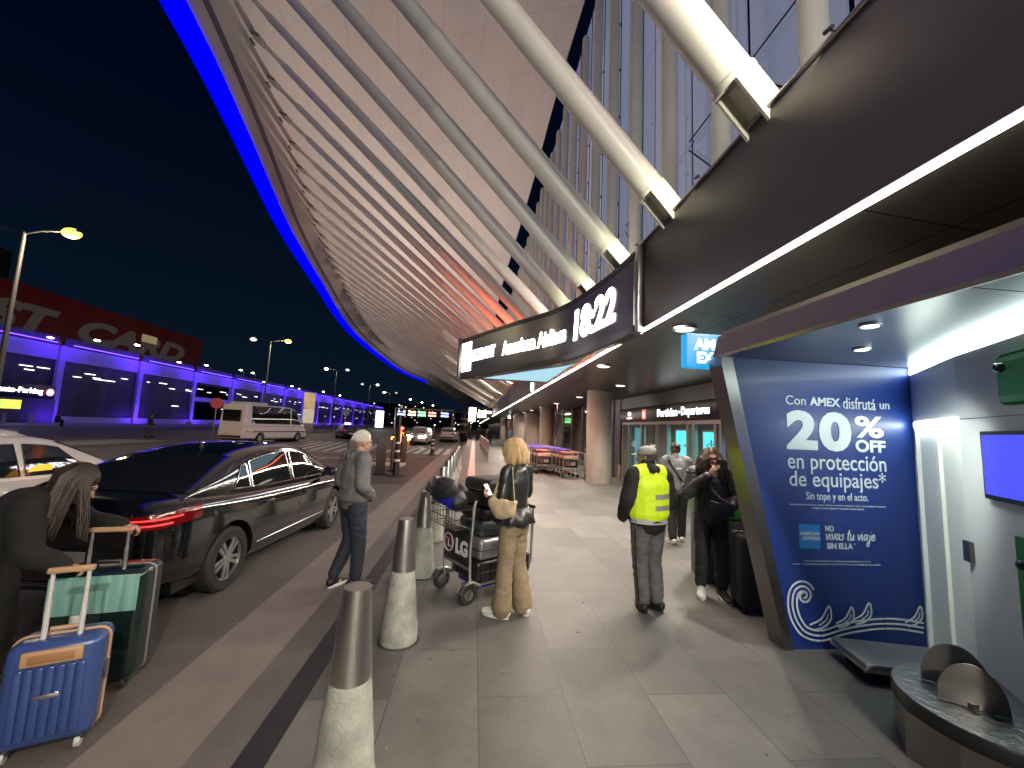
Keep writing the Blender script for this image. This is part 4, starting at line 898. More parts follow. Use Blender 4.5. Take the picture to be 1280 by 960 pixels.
# ------------------------------------------------------------------ soft bodies: overlapping limbs fused into one skin
def chain_mesh(mb, nodes, side=(1, 0, 0), n=14, sub=4):
    """nodes: (point, rx[, ry]); closed tapered tube with rounded ends"""
    pts = [V(a[0]) for a in nodes]; rx = [a[1] for a in nodes]; ry = [a[2] if len(a) > 2 else a[1] for a in nodes]
    if len(pts) > 2:
        P = catmull(pts, sub); k = len(P); X = []; Y = []
        for i in range(k):
            q = i/sub; j = min(int(q), len(pts)-2); f = q-j; f = f*f*(3-2*f); X.append(lerp(rx[j], rx[j+1], f)); Y.append(lerp(ry[j], ry[j+1], f))
    else: P, X, Y = pts, rx, ry
    d0 = (P[1]-P[0]).normalized(); d1 = (P[-1]-P[-2]).normalized()
    e0, e1 = min(X[0], Y[0]), min(X[-1], Y[-1])
    P = [P[0]-d0*e0*.92, P[0]-d0*e0*.6]+P+[P[-1]+d1*e1*.6, P[-1]+d1*e1*.92]
    X = [X[0]*.38, X[0]*.8]+X+[X[-1]*.8, X[-1]*.38]; Y = [Y[0]*.38, Y[0]*.8]+Y+[Y[-1]*.8, Y[-1]*.38]
    sd = V(side); rings = []
    for i, p in enumerate(P):
        d = (P[min(i+1, len(P)-1)]-P[max(i-1, 0)]).normalized(); a = sd-d*sd.dot(d)
        if a.length < .05: a = d.orthogonal()
        a.normalize(); b = d.cross(a); rings.append(mb.ring(p, a*X[i], b*Y[i], n))
    for i in range(len(rings)-1): mb.bridge(rings[i], rings[i+1])
    mb.bm.faces.new(rings[0][::-1]); mb.bm.faces.new(rings[-1])
def flesh(name, chains, mat, parent=None, voxel=.011, smooth=3, folds=0., ff=(9, 9, 16), blobs=(), seed=0, fine=0., cut=None):
    mb = MB()
    for c in chains:
        if isinstance(c, dict): chain_mesh(mb, c['n'], c.get('side', (1, 0, 0)))
        else: chain_mesh(mb, c)
    for b in blobs: mb.ellipsoid(b[0], b[1], 16, b[2] if len(b) > 2 else None)
    mb.fix(); o = obj('tmp', mb.mesh('tmp', None, 0))
    r = o.modifiers.new('r', 'REMESH'); r.mode = 'VOXEL'; r.voxel_size = voxel
    if smooth: s = o.modifiers.new('s', 'SMOOTH'); s.factor = .5; s.iterations = smooth
    me = apply_mods(o); me.materials.clear(); me.materials.append(mat)
    if folds or fine:
        off = V((seed*3.1, seed*1.7, seed*.9)); nn = [v.normal.copy() for v in me.vertices]
        for v, nv in zip(me.vertices, nn):
            p = v.co; q = V((p.x*ff[0], p.y*ff[1], p.z*ff[2]))+off; h = noise.noise(q)
            h = (1-abs(h)*2)*.7+noise.noise(q*2.3)*.3
            v.co = p+nv*(h*folds+(noise.noise(p*70+off)*fine if fine else 0))
    me.polygons.foreach_set('use_smooth', [True]*len(me.polygons)); me.update(); me.name = name
    return obj(name, me, parent)
def hand(ch, wrist, d, n, side, curl=.5, thumb=.6, s=1., spread=.12, curls=None):
    """five fingered hand; d: finger direction, n: palm normal (fingers curl toward it), side: +1 thumb on the d x n side"""
    w_ = V(wrist); d = V(d).normalized(); n = V(n); n = (n-d*n.dot(d)).normalized(); t = d.cross(n)*side
    ch.append(dict(n=[(w_, .026*s, .020*s), (w_+d*.03*s, .033*s, .018*s), (w_+d*.075*s, .040*s, .016*s)], side=tuple(t)))
    L = [(.026, .068, .9, .0085), (.009, .077, 1., .0088), (-.009, .072, 1., .0085), (-.026, .056, 1.1, .0075)]
    for k, (o_, ln, c_, r_) in enumerate(L):
        cu = (curls[k] if curls else curl)*c_; p = w_+d*.082*s+t*o_*s; a = cu*.9; dd = (d+t*spread*(o_/.026)).normalized(); pts = [p-dd*.02*s, p]
        for f in (.44, .32, .24):
            dirv = dd*math.cos(a)+n*math.sin(a); p = p+dirv*ln*f*s; pts.append(p); a += cu*1.15
        ch.append([(q, lerp(r_, r_*.78, i/4)*s) for i, q in enumerate(pts)])
    p = w_+d*.02*s+t*.026*s; dv = (t*.75+d*.55+n*.3*thumb).normalized(); dv2 = (d*.8+t*.35*(1-thumb)+n*.75*thumb).normalized()
    ch.append([(p, .014*s), (p+dv*.032*s, .0115*s), (p+dv*.032*s+dv2*.03*s, .0095*s), (p+dv*.032*s+dv2*.052*s, .008*s)])
def head_parts(hc, fwd, up, s=1.):
    """skull, jaw, nose, ears as chains and blobs; hc is the head centre"""
    f = V(fwd).normalized(); u = V(up); u = (u-f*u.dot(f)).normalized(); r = f.cross(u); m = Matrix((r, f, u)).transposed()
    P = lambda x, y, z: V(hc)+r*x*s+f*y*s+u*z*s
    blobs = [(P(0, -.008, .02), (.075*s, .094*s, .10*s), m), (P(0, .028, -.045), (.058*s, .062*s, .07*s), m), (P(0, .062, -.095), (.028*s, .024*s, .02*s), m),
             (P(.074, -.008, -.012), (.012*s, .022*s, .032*s), m), (P(-.074, -.008, -.012), (.012*s, .022*s, .032*s), m), (P(0, .087, .022), (.05*s, .012*s, .012*s), m), (P(.033, .075, -.025), (.02*s, .016*s, .016*s), m), (P(-.033, .075, -.025), (.02*s, .016*s, .016*s), m)]
    ch = [[(P(0, .086, .01), .0085*s), (P(0, .101, -.018), .0115*s), (P(0, .108, -.035), .0135*s)], [(P(-.022, .084, -.067), .006*s), (P(0, .09, -.065), .008*s), (P(.022, .084, -.067), .006*s)], [(P(-.016, .083, -.077), .007*s), (P(0, .087, -.078), .0085*s), (P(.016, .083, -.077), .007*s)]]
    return ch, blobs, P, m
def strands(mb, roots, n_pts, r, taper=.35, flat=None):
    for pts in roots: mb.path(pts, r, 5, rs=[r*lerp(1, taper, i/(len(pts)-1)) for i in range(len(pts))])
J0 = dict(pelvis=(0, 0, .93), waist=(0, 0, 1.08), chest=(0, .0, 1.28), neck=(0, -.01, 1.45), head=(0, .02, 1.60),
          sr=(.185, -.01, 1.40), er=(.235, -.02, 1.12), wr=(.255, .05, .88), sl=(-.185, -.01, 1.40), el=(-.235, -.02, 1.12), wl=(-.255, .05, .88),
          hr=(.09, 0, .92), kr=(.10, .02, .50), ar=(.10, -.02, .09), hl=(-.09, 0, .92), kl=(-.10, .02, .50), al=(-.10, -.02, .09))
def joints(**k):
    j = {a: V(b) for a, b in J0.items()}; j.update({a: V(b) for a, b in k.items()}); return j
def foot_nodes(a, yaw=0., s=1., g=0.):
    d = V((math.sin(yaw), math.cos(yaw), 0)); a = V(a); z = a.z-.09
    return dict(n=[(a+d*-.035+V((0, 0, -.025)), .028*s, .03*s), (a+d*.02+V((0, 0, -.03)), .03*s, .03*s), (a+d*.07+V((0, 0, -.045)), .03*s, .022*s)], side=(d.y, -d.x, 0))
def shoe(name, a, yaw, mat, sole_mat, par, s=1., tall=.0):
    d = V((math.sin(yaw), math.cos(yaw), 0)); a = V(a); sd = (d.y, -d.x, 0)
    o = flesh(name, [dict(n=[(a+d*-.055+V((0, 0, -.032)), .042*s, .05), (a+d*.03+V((0, 0, -.03)), .047*s, .052), (a+d*.11+V((0, 0, -.048)), .052*s, .038), (a+d*.185+V((0, 0, -.058)), .047*s, .027)], side=sd), [(a+V((0, 0, .0)), .047*s), (a+V((0, 0, .045+tall)), .045*s)]], mat, par, .010, 2)
    pts = []
    for i in range(28):
        q = 2*PI*i/28; L_ = .145; cx = math.cos(q)*L_; wx = math.sin(q)*(.052+.006*math.cos(q))*s; pts.append((cx+.066, wx))
    m = MB(); t_ = Matrix((d, V((-d.y, d.x, 0)), V((0, 0, 1)))).transposed().to_4x4(); t_.translation = V((a.x, a.y, a.z-.09))
    m.prism(pts, .0, .028, t_, .004); so_ = m.build('sole', sole_mat, o, 40); return o
def leg_chain(J, s, r): return [(J['h'+s], r[0], r[0]*1.05), (lerp(J['h'+s], J['k'+s], .5), r[1]), (J['k'+s], r[2]), (lerp(J['k'+s], J['a'+s], .4), r[3]), (J['a'+s]+V((0, 0, .0)), r[4])]
def arm_chain(J, s, r): return [(J['s'+s], r[0]), (lerp(J['s'+s], J['e'+s], .5), r[1]), (J['e'+s], r[2]), (lerp(J['e'+s], J['w'+s], .5), r[3]), (J['w'+s], r[4])]
def body_mesh(name, J, skin, label, loc, yaw, hands=None, fwd=(0, 1, 0), up=(0, 0, 1), voxel=.0085, H=1.):
    ch = [[(J['pelvis'], .13, .09), (J['waist'], .115, .08), (J['chest'], .135, .09), (lerp(J['chest'], J['neck'], .75), .10, .065), (J['neck'], .052, .054), (lerp(J['neck'], J['head'], .6), .05, .054)]]
    for s in 'rl':
        ch.append(leg_chain(J, s, (.075, .07, .05, .048, .034))); ch.append(arm_chain(J, s, (.046, .042, .036, .034, .026)))
        ch.append(foot_nodes(J['a'+s], J.get('f'+s, 0.) if isinstance(J.get('f'+s, 0.), float) else 0.))
    if hands: hands(ch)
    hch, hb, P, m = head_parts(J['head'], fwd, up); ch += hch
    o = flesh(name, ch, skin, None, voxel, 2, blobs=hb); o.location = loc; o.rotation_euler = (0, 0, yaw); o.scale = (H, H, H)
    tag(o, label, 'person'); return o, P, m
def face(o, P, m, hairc):
    a = MB()
    for sx in (-1, 1): a.ellipsoid(P(sx*.030, .079, .003), (.0125, .008, .007), 10, m)
    e_ = a.build('eyes', M('eye_white', (.5, .48, .45), .3), o); a = MB()
    for sx in (-1, 1): a.ellipsoid(P(sx*.030, .0855, .003), (.006, .004, .006), 8, m)
    a.build('iris', M('iris_dark', (.015, .01, .008), .2), e_); a = MB()
    for sx in (-1, 1): a.path([P(sx*.014, .092, .024), P(sx*.03, .09, .029), P(sx*.048, .079, .024)], .0042, 6)
    a.build('eyebrows', hairc, o); a = MB(); a.path([P(-.022, .092, -.071), P(0, .098, -.071), P(.022, .092, -.071)], .0035, 6); a.build('lips', M('lip', (.28, .1, .09), .45), o)
def cloth(name, c, rough=.8, var=.22, vs=9, bump=.16, bs=70, **k): return M(name, c, rough, var=var, vs=vs, bump=bump, bs=bs, **k)
def trousers(J, mat, par, r=(.105, .098, .082, .075, .068), top=None, folds=.006, voxel=.011, seed=0, name='trousers', hem=.03, low=.0):
    ch = [[(lerp(J['pelvis'], J['waist'], .55), .15, .112), (J['pelvis'], .168, .125), (J['pelvis']+V((0, 0, -.07)), .165, .12)]]
    for s in 'rl':
        k = leg_chain(J, s, r); k[-1] = (J['a'+s]+V((0, -.0, hem)), r[4]); ch.append(k)
    return flesh(name, ch, mat, par, voxel, 3, folds, (8, 8, 13), seed=seed)
def sleeves(J, r=(.072, .066, .058, .052, .045), stop=.93):
    out = []
    for s in 'rl':
        k = arm_chain(J, s, r); k[-1] = (lerp(J['e'+s], J['w'+s], stop), r[4]); out.append([(lerp(J['s'+s], J['neck'], .48)+V((0, 0, -.012)), r[0]*.93)]+k); out.append([(lerp(J['s'+s], J['chest'], .3), r[0]*1.05), (lerp(J['s'+s], J['chest'], .8), r[0]*1.15)])
    return out
def torso(J, hem, w=(.185, .165, .185, .165), d=(.135, .12, .132, .105), neck=.075):
    pv, wa, chs, nk = J['pelvis'], J['waist'], J['chest'], J['neck']
    return [(lerp(pv, wa, hem), w[0], d[0]), (lerp(pv, wa, max(hem+.25, .85)), w[1], d[1]), (chs, w[2], d[2]), (lerp(chs, nk, .62), w[3], d[3]), (lerp(chs, nk, .97), neck, neck*.95)]
navy = cloth('navy_denim', (.016, .020, .034)); blackc = cloth('black_cloth', (.014, .014, .015), .8); leather = M('black_leather', (.018, .018, .019), .34, bump=.15, bs=90, rvar=.1, vs=10)
white_shoe = M('white_shoe', (.6, .58, .55), .5, var=.08, vs=10); black_shoe = M('black_shoe', (.012, .012, .012), .5); sole_w = M('sole_white', (.6, .6, .58), .6)
# ---- old man with white hair ------------------------------------------------
J = joints(head=(0, .055, 1.585), neck=(0, .02, 1.43), chest=(0, -.0, 1.27), er=(.26, -.05, 1.13), wr=(.17, .12, .99), el=(-.26, -.05, 1.13), wl=(-.17, .12, .99), kr=(.10, .05, .50), kl=(-.09, .04, .50), ar=(.13, .03, .09), al=(-.09, -.11, .09))
def hs(ch): hand(ch, J['wr'], (-.5, .6, -.5), (-.6, -.3, .1), 1, .6); hand(ch, J['wl'], (.5, .6, -.5), (.6, -.3, .1), -1, .6)
o, P, m = body_mesh('person', J, mt['skin'], 'white haired man in a grey hooded jacket, hands in pockets, beside the black sedan', (-1.32, 4.80, 0), R(-48), hs, (.12, 1, -.12), voxel=.0085, H=1.0)
man_fr, man_fl = R(10), R(-25)
greyj = cloth('grey_jacket', (.13, .125, .125), .8)
jk = flesh('jacket', [torso(J, .12, (.205, .20, .20, .17), (.155, .15, .145, .115), .085)]+sleeves(J, (.083, .078, .07, .064, .056), .96)+[[(J['neck']+V((-.075, -.03, .0)), .04), (J['neck']+V((0, -.095, -.01)), .05), (J['neck']+V((.075, -.03, 0)), .04)]], greyj, o, .011, 3, .008, (8, 8, 12), seed=1)
a = MB(); a.path([lerp(J['pelvis'], J['waist'], .08)+V((math.cos(q)*.196, math.sin(q)*.148, 0)) for q in [i*PI/14 for i in range(28)]], .018, 6, closed=True); a.build('hem_band', cloth('grey_rib', (.06, .06, .062)), jk)
a = MB(); a.path([(.0, .155, 1.05), (.0, .16, 1.2), (.01, .14, 1.38)], .016, 6); a.build('shirt_strip', cloth('pale_shirt', (.5, .38, .33)), o)
trousers(J, navy, o, (.11, .098, .08, .072, .062), seed=2, hem=.045, folds=.009)
shoe('shoe', J['ar'], man_fr, black_shoe, sole_w, o); shoe('shoe', J['al'], man_fl, black_shoe, sole_w, o)
wh = M('white_hair', (.62, .58, .54), .55, var=.15, vs=40); rn = random.Random(2); a = MB(); a.ellipsoid(P(0, -.016, .045), (.082, .098, .092), 20, m)
for i in range(700):
    th = rn.uniform(0, 2*PI); ph = rn.uniform(.0, 1.75)
    x, y, z = math.sin(ph)*math.cos(th), math.sin(ph)*math.sin(th), math.cos(ph)
    if y > .45 and z < .55: continue
    if z < -.1 and y > -.1: continue
    p0 = P(x*.082, -.016+y*.1, .045+z*.094); p1 = P(x*.092+.008*rn.uniform(-1, 1), -.02+y*.108, .03+z*.098); p2 = P(x*.089+.012*rn.uniform(-1, 1), -.028+y*.106, .008+z*.092); a.path([p0, p1, p2], .006, 5, rs=[.003, .004, .001])
a.build('hair', wh, o); face(o, P, m, wh)
# ---- blonde woman -----------------------------------------------------------
J = joints(head=(0, .05, 1.59), neck=(0, .0, 1.44), er=(.25, .02, 1.14), wr=(.12, .22, 1.10), el=(-.25, .0, 1.13), wl=(-.13, .23, 1.10), kr=(.10, .01, .50), kl=(-.095, .03, .5), ar=(.11, -.06, .09), al=(-.09, .05, .09))
def hs(ch): hand(ch, J['wr'], (-.5, .8, .25), (-.5, -.2, .7), -1, .55); hand(ch, J['wl'], (.35, .85, .3), (.4, -.2, .8), 1, .5)
o, P, m = body_mesh('person', J, mt['skin'], 'blonde woman in a black leather jacket and wide tan trousers beside the loaded luggage trolley', (.45, 4.10, 0), R(50), hs, (0, 1, -.28), H=1.0)
jk = flesh('leather_jacket', [torso(J, -.1, (.20, .142, .165, .15), (.14, .108, .12, .098), .072)]+sleeves(J, (.062, .056, .050, .045, .038), .93), leather, o, .010, 3, .005, (10, 10, 15), seed=3)
a = MB(); R0 = [(lerp(J['pelvis'], J['waist'], .75), .158, .12), (lerp(J['pelvis'], J['waist'], .2), .2, .15), (lerp(J['pelvis'], J['waist'], -.22), .235, .185)]
a.grid([[c+V((math.cos(q)*(rx+.008*math.sin(q*9)*k), math.sin(q)*(ry+.008*math.sin(q*9)*k), 0)) for k, (c, rx, ry) in enumerate(R0)] for q in [i*PI/36 for i in range(73)]]); pe = a.build('peplum', leather, jk); sd_ = pe.modifiers.new('t', 'SOLIDIFY'); sd_.thickness = .006
tan = cloth('tan_trousers', (.215, .16, .10), .75)
trousers(J, tan, o, (.100, .090, .078, .084, .098), seed=5, folds=.006, hem=.0)
shoe('shoe', J['ar'], R(8), white_shoe, sole_w, o); shoe('shoe', J['al'], R(-12), white_shoe, sole_w, o)
bl = M('blonde_hair', (.46, .33, .17), .45, var=.35, vs=30, stretch=(1, 1, .15)); rn = random.Random(5); a = MB(); a.ellipsoid(P(0, -.018, .03), (.083, .1, .098), 20, m)
for i in range(950):
    th = rn.uniform(R(140), R(400)) if rn.random() < .86 else rn.uniform(0, 2*PI); x, y = math.cos(th), math.sin(th); k = rn.uniform(.3, 1.)
    if y > .55 and k > .4: k = .3
    z0 = rn.uniform(.03, .09); rr = .084+rn.uniform(0, .022); en = -.085-.075*rn.random() if y < .55 else .03
    pts = [P(x*.03, -.02+y*.04, .128), P(x*.075, -.018+y*.09, .105), P(x*rr, -.018+y*rr*1.18, .045), P(x*(rr+.016), -.018+y*(rr+.018)*1.12, -.03), P(x*(rr+.012)+rn.uniform(-.01, .01), -.014+y*(rr+.008)*1.1, en)]
    a.path(pts, .007, 5, rs=[.003, .0052, .0058, .005, .0015])
a.build('hair', bl, o); face(o, P, m, bl)
bag = tag(flesh('shoulder_bag', [[((0, -.15, .06), .03, .02), ((0, -.08, .0), .045, .085), ((0, .02, -.02), .05, .1), ((0, .12, .03), .035, .06)]], M('beige_leather', (.50, .40, .25), .5, var=.1, vs=6), None, .010, 4, .005, (12, 12, 12)), 'beige crescent shoulder bag hanging at the blonde woman\'s side', 'bag')
bag.location = V((.45, 4.10, 0))+Matrix.Rotation(R(50), 3, 'Z') @ V((-.285, -.04, 1.08)); bag.rotation_euler = (0, 0, R(50))
a = MB(); a.path([(0, -.14, .07), (.03, -.1, .2), (.1, -.03, .365), (.115, .0, .375), (.06, .07, .3), (.01, .11, .07)], .014, 6, flat=.35); a.build('strap', bpy.data.materials['beige_leather'], bag)
ph = thing('phone', 'small phone held by the blonde woman', 'phone', V((.45, 4.10, 0))+Matrix.Rotation(R(50), 3, 'Z') @ V((-.03, .335, 1.165)), R(50)); MB().box(-.036, .036, -.005, .005, -.07, .07, .004).xf(Matrix.Rotation(R(-35), 4, 'X')).build('case', mt['black_gloss'], ph); MB().box(-.032, .032, -.0065, -.0052, -.064, .064).xf(Matrix.Rotation(R(-35), 4, 'X')).build('display', E('phone_display', (1, .9, .85), 1.2), ph)
# ---- security man in the yellow vest ---------------------------------------
J = joints(head=(0, .04, 1.59), neck=(0, .0, 1.44), er=(.27, -.02, 1.12), wr=(.24, .14, .93), el=(-.28, -.02, 1.12), wl=(-.24, .12, .93), kr=(.10, .05, .50), kl=(-.085, .02, .5), ar=(.095, -.02, .09), al=(-.075, -.02, .09))
def hs(ch): hand(ch, J['wr'], (-.35, .7, -.5), (-.8, -.2, 0), 1, .6); hand(ch, J['wl'], (.35, .7, -.5), (.8, -.2, 0), -1, .6)
o, P, m = body_mesh('person', J, mt['skin_dark'], 'man in a fluorescent yellow safety vest and grey cap standing with his back turned', (1.90, 4.25, 0), R(12), hs, (-.62, .75, -.1), H=.99)
jk = flesh('jacket', [torso(J, -.12, (.215, .20, .21, .185), (.165, .155, .155, .12), .09)]+sleeves(J, (.09, .085, .078, .07, .058), .95)+[[(J['neck']+V((-.08, -.03, .02)), .045), (J['neck']+V((0, -.09, .015)), .05), (J['neck']+V((.08, -.03, .02)), .045)], [(J['neck']+V((0, .0, .0)), .085, .08), (J['neck']+V((0, .01, .06)), .08, .075)]], blackc, o, .011, 3, .008, (8, 8, 12), seed=7)
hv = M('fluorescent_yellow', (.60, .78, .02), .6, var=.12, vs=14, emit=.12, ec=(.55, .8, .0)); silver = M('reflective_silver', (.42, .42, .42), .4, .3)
pv, wa, chs, nk = J['pelvis'], J['waist'], J['chest'], J['neck']
vt = flesh('safety_vest', [[(lerp(pv, wa, .42), .232, .182), (wa, .228, .178), (chs, .238, .174), (lerp(chs, nk, .55), .228, .142), (lerp(chs, nk, .76), .215, .12), (lerp(chs, nk, .93), .14, .105)], dict(n=[((-.15, -.01, 1.405), .098, .1), ((0, -.01, 1.42), .1, .1), ((.15, -.01, 1.405), .098, .1)], side=(0, 1, 0))], hv, o, .010, 4, .007, (9, 9, 7), seed=8)
bvv = BVHTree.FromPolygons([v.co for v in vt.data.vertices], [p.vertices[:] for p in vt.data.polygons])
def band_on(bv_, z, a0, a1, h, name, par, mat, off=.004, c=(0, 0)):
    Pq = []
    for i in range(25):
        q = lerp(a0, a1, i/24); row = []
        for zz in (z, z+h):
            d = V((math.cos(q), math.sin(q), 0)); hh = bv_.ray_cast(V((c[0], c[1], zz))+d*2, -d); row.append((hh[0] if hh[0] is not None else V((c[0], c[1], zz))+d*.2)+d*off)
        Pq.append(row)
    a = MB(); a.grid(Pq); return a.build(name, mat, par, 60)
band_on(bvv, 1.16, R(258), R(325), .05, 'reflective_band', vt, silver); band_on(bvv, 1.045, R(258), R(325), .05, 'reflective_band', vt, silver)
bvj = BVHTree.FromPolygons([v.co for v in jk.data.vertices], [p.vertices[:] for p in jk.data.polygons]); band_on(bvj, .90, R(180), R(360), .05, 'jacket_band', jk, M('band_grey', (.5, .5, .5), .4))
gt = cloth('grey_trousers', (.12, .115, .112)); tr = trousers(J, gt, o, (.108, .098, .08, .076, .07), seed=9, folds=.011, hem=.03)
bvt = BVHTree.FromPolygons([v.co for v in tr.data.vertices], [p.vertices[:] for p in tr.data.polygons]); a = MB()
for sx, k in ((1, 'r'), (-1, 'l')):
    pts = []
    for i in range(12):
        z = lerp(.84, .12, i/11); c = lerp(J['h'+k], J['k'+k], min(1, (.92-z)/.42)) if z > .5 else lerp(J['k'+k], J['a'+k], (.5-z)/.41); dd = V((sx, -.5, 0)).normalized(); h_ = bvt.ray_cast(V((c.x, c.y, z))+dd*.5, -dd)
        if h_[0] is not None: pts.append(h_[0]+dd*.002)
    a.path(pts, .012, 6, flat=.4)
a.build('side_stripe', blackc, tr)
shoe('shoe', J['ar'], R(-18), black_shoe, mt['black'], o); shoe('shoe', J['al'], R(22), black_shoe, mt['black'], o)
cg = cloth('cap_grey', (.32, .31, .30)); cp = flesh('cap', [], cg, o, .009, 3, .002, blobs=[(P(0, -.012, .058), (.087, .104, .058), m), (P(0, .0, .04), (.089, .106, .034), m)])
a = MB(); a.grid([[P(x*(.085-.02*t_), .085+.085*t_*math.cos(x*1.0), .045-.012*t_-.018*x*x) for t_ in (0, .5, 1)] for x in [-1+i*.2 for i in range(11)]]); b_ = a.build('brim', cg, cp); q_ = b_.modifiers.new('t', 'SOLIDIFY'); q_.thickness = .008
a = MB(); rn = random.Random(9)
for i in range(140):
    th = rn.uniform(R(170), R(370)); x, y = math.cos(th), math.sin(th); p0 = P(x*.077, -.01+y*.094, .02); p1 = P(x*.078, -.012+y*.094, -.03-.02*rn.random()); a.path([p0, p1], .006, 4)
a.build('hair', M('dark_grey_hair', (.05, .045, .04), .7), o); face(o, P, m, bpy.data.materials['dark_grey_hair'])
# ---- smoking woman ----------------------------------------------------------
J = joints(head=(0, .04, 1.585), er=(.285, .06, 1.16), wr=(.07, .215, 1.40), el=(-.29, .0, 1.13), wl=(-.17, .15, 1.02), kr=(.11, .03, .50), kl=(-.10, .03, .5), ar=(.12, .0, .09), al=(-.09, .07, .09))
def hs(ch): hand(ch, J['wr'], (-.55, .0, .85), (-.1, -1, .0), -1, .25, .8, curls=(.1, .12, .4, .5), spread=.2); hand(ch, J['wl'], (.6, .3, -.35), (.5, -.6, .1), -1, .6)
o, P, m = body_mesh('person', J, mt['skin'], 'woman with long dark curly hair and black jacket, smoking, one hand at her mouth', (2.83, 4.62, 0), R(166), hs, (.03, 1, -.06), H=.985)
jk = flesh('puffer_jacket', [torso(J, -.05, (.19, .185, .20, .175), (.15, .145, .145, .115), .085)]+sleeves(J, (.085, .083, .078, .07, .055), .93), cloth('black_puffer', (.03, .029, .029), .42, bs=60), o, .010, 3, .007, (4, 4, 22), seed=11)
trousers(J, blackc, o, (.105, .092, .075, .07, .062), seed=12, folds=.009, hem=.045)
shoe('shoe', J['ar'], R(12), white_shoe, sole_w, o); sh = shoe('shoe', J['al'], R(-8), black_shoe, sole_w, o)
a = MB()
for k in range(3): a.path([J['al']+V((-.055, .08+.02*k, -.015-.004*k)), J['al']+V((-.055, .055+.02*k, -.055))], .005, 5)
a.build('shoe_stripes', white_shoe, sh)
dh = M('dark_curly_hair', (.06, .03, .018), .45, var=.5, vs=30); rn = random.Random(11); a = MB(); a.ellipsoid(P(0, -.022, .042), (.086, .1, .098), 20, m)
for i in range(900):
    th = rn.uniform(R(150), R(390)) if rn.random() < .8 else rn.choice((rn.uniform(R(20), R(62)), rn.uniform(R(118), R(160)))); x, y = math.cos(th), math.sin(th)
    ln = rn.uniform(.22, .40); rr = .088+rn.uniform(0, .035); ph_ = rn.uniform(0, 6.28); am = rn.uniform(.006, .02); pts = [P(x*.02, -.02+y*.03, .135), P(x*.07, -.02+y*.075, .11), P(x*rr, -.02+y*rr, .04)]
    for q in range(1, 9):
        z = .04-ln*q/8; sp_ = 1+.5*min(1, q/5); pts.append(P(x*rr*sp_+am*math.cos(ph_+q*1.5), -.02+y*rr*(1+.25*min(1, q/5))+am*math.sin(ph_+q*1.5)+(.02 if y > 0 else 0), z))
    a.path(pts, .006, 5, rs=[.003]*3+[.0046]*6+[.003, .001])
a.build('hair', dh, o); face(o, P, m, dh)
a = MB(); a.tube(J['wr']+V((-.065, .035, .115)), J['wr']+V((-.075, .105, .125)), .004, n=6); a.build('cigarette', M('cigarette', (.7, .68, .62), .6), o)
cb_ = thing('crossbody_bag', 'small black crossbody bag with a chain strap worn by the smoking woman', 'bag', (2.83, 4.62, 0), R(166)); a = MB(); a.box(-.21, .04, .165, .215, .94, 1.07, .02); a.xf(Matrix.Translation((.02, 0, 0))); a.build('pouch', mt['black'], cb_)
a = MB(); a.path([(-.19, .20, 1.06), (-.05, .185, 1.12), (.04, .185, 1.22), (.07, .165, 1.33), (.09, .1, 1.45)], .012, 6, flat=.4); a.build('strap', cloth('strap_patterned', (.12, .12, .12), var=.9, vs=60, var2=(.6, .6, .6)), cb_)
a = MB(); a.path([(-.17, .205, 1.055), (0.0, .215, 1.08), (.06, .2, 1.1)], .006, 6); a.build('chain', mt['chrome'], cb_)
# ---- man in grey jumper -----------------------------------------------------
J = joints(head=(0, .05, 1.585), er=(.27, .06, 1.15), wr=(.17, .27, 1.15), el=(-.25, .0, 1.12), wl=(-.2, .17, .98), kr=(.10, .06, .51), ar=(.11, .10, .09), kl=(-.09, -.02, .5), al=(-.10, -.14, .10))
def hs(ch): hand(ch, J['wr'], (-.3, .8, .4), (-.6, -.2, .6), -1, .6); hand(ch, J['wl'], (0, .7, -.7), (1, 0, 0), 1, .5)
o, P, m = body_mesh('person', J, mt['skin'], 'young man in a grey jumper with a dotted back, walking to the entrance', (3.52, 6.75, 0), R(-12), hs, (.35, 1, -.1), voxel=.010, H=.99)
jk = flesh('jumper', [torso(J, -.05, (.19, .175, .2, .18), (.14, .13, .14, .11), .075)]+sleeves(J, (.078, .07, .062, .055, .045), .95), cloth('grey_jumper', (.17, .17, .175), .85), o, .012, 3, .006, seed=14)
a = MB(); bvj = BVHTree.FromPolygons([v.co for v in jk.data.vertices], [p.vertices[:] for p in jk.data.polygons])
for i in range(8):
    x = -.15+.043*i; h_ = bvj.ray_cast(V((x, -1, 1.37-.006*abs(i-3.5)**2*.6)), V((0, 1, 0)))
    if h_[0] is not None: a.ellipsoid(h_[0], (.009, .004, .009), 8)
h_ = bvj.ray_cast(V((0, -1, 1.27)), V((0, 1, 0)))
if h_[0] is not None: a.box(-.045, .045, h_[0].y-.003, h_[0].y+.004, 1.255, 1.285)
a.build('printed_dots', white_shoe, jk); trousers(J, blackc, o, seed=15, voxel=.012); shoe('shoe', J['ar'], R(5), white_shoe, sole_w, o); shoe('shoe', J['al'], R(-10), white_shoe, sole_w, o)
a = MB(); a.ellipsoid(P(0, -.014, .045), (.08, .098, .08), 18, m); rn = random.Random(4)
for i in range(200):
    th = rn.uniform(R(160), R(380)); x, y = math.cos(th), math.sin(th); z = rn.uniform(-.05, .08); k = math.sqrt(max(.1, 1-((z-.03)/.1)**2)); a.path([P(x*.078*k, -.014+y*.096*k, z), P(x*.084*k, -.018+y*.102*k, z-.02)], .004, 4)
a.build('hair', M('black_hair', (.012, .01, .009), .6), o); face(o, P, m, bpy.data.materials['black_hair'])
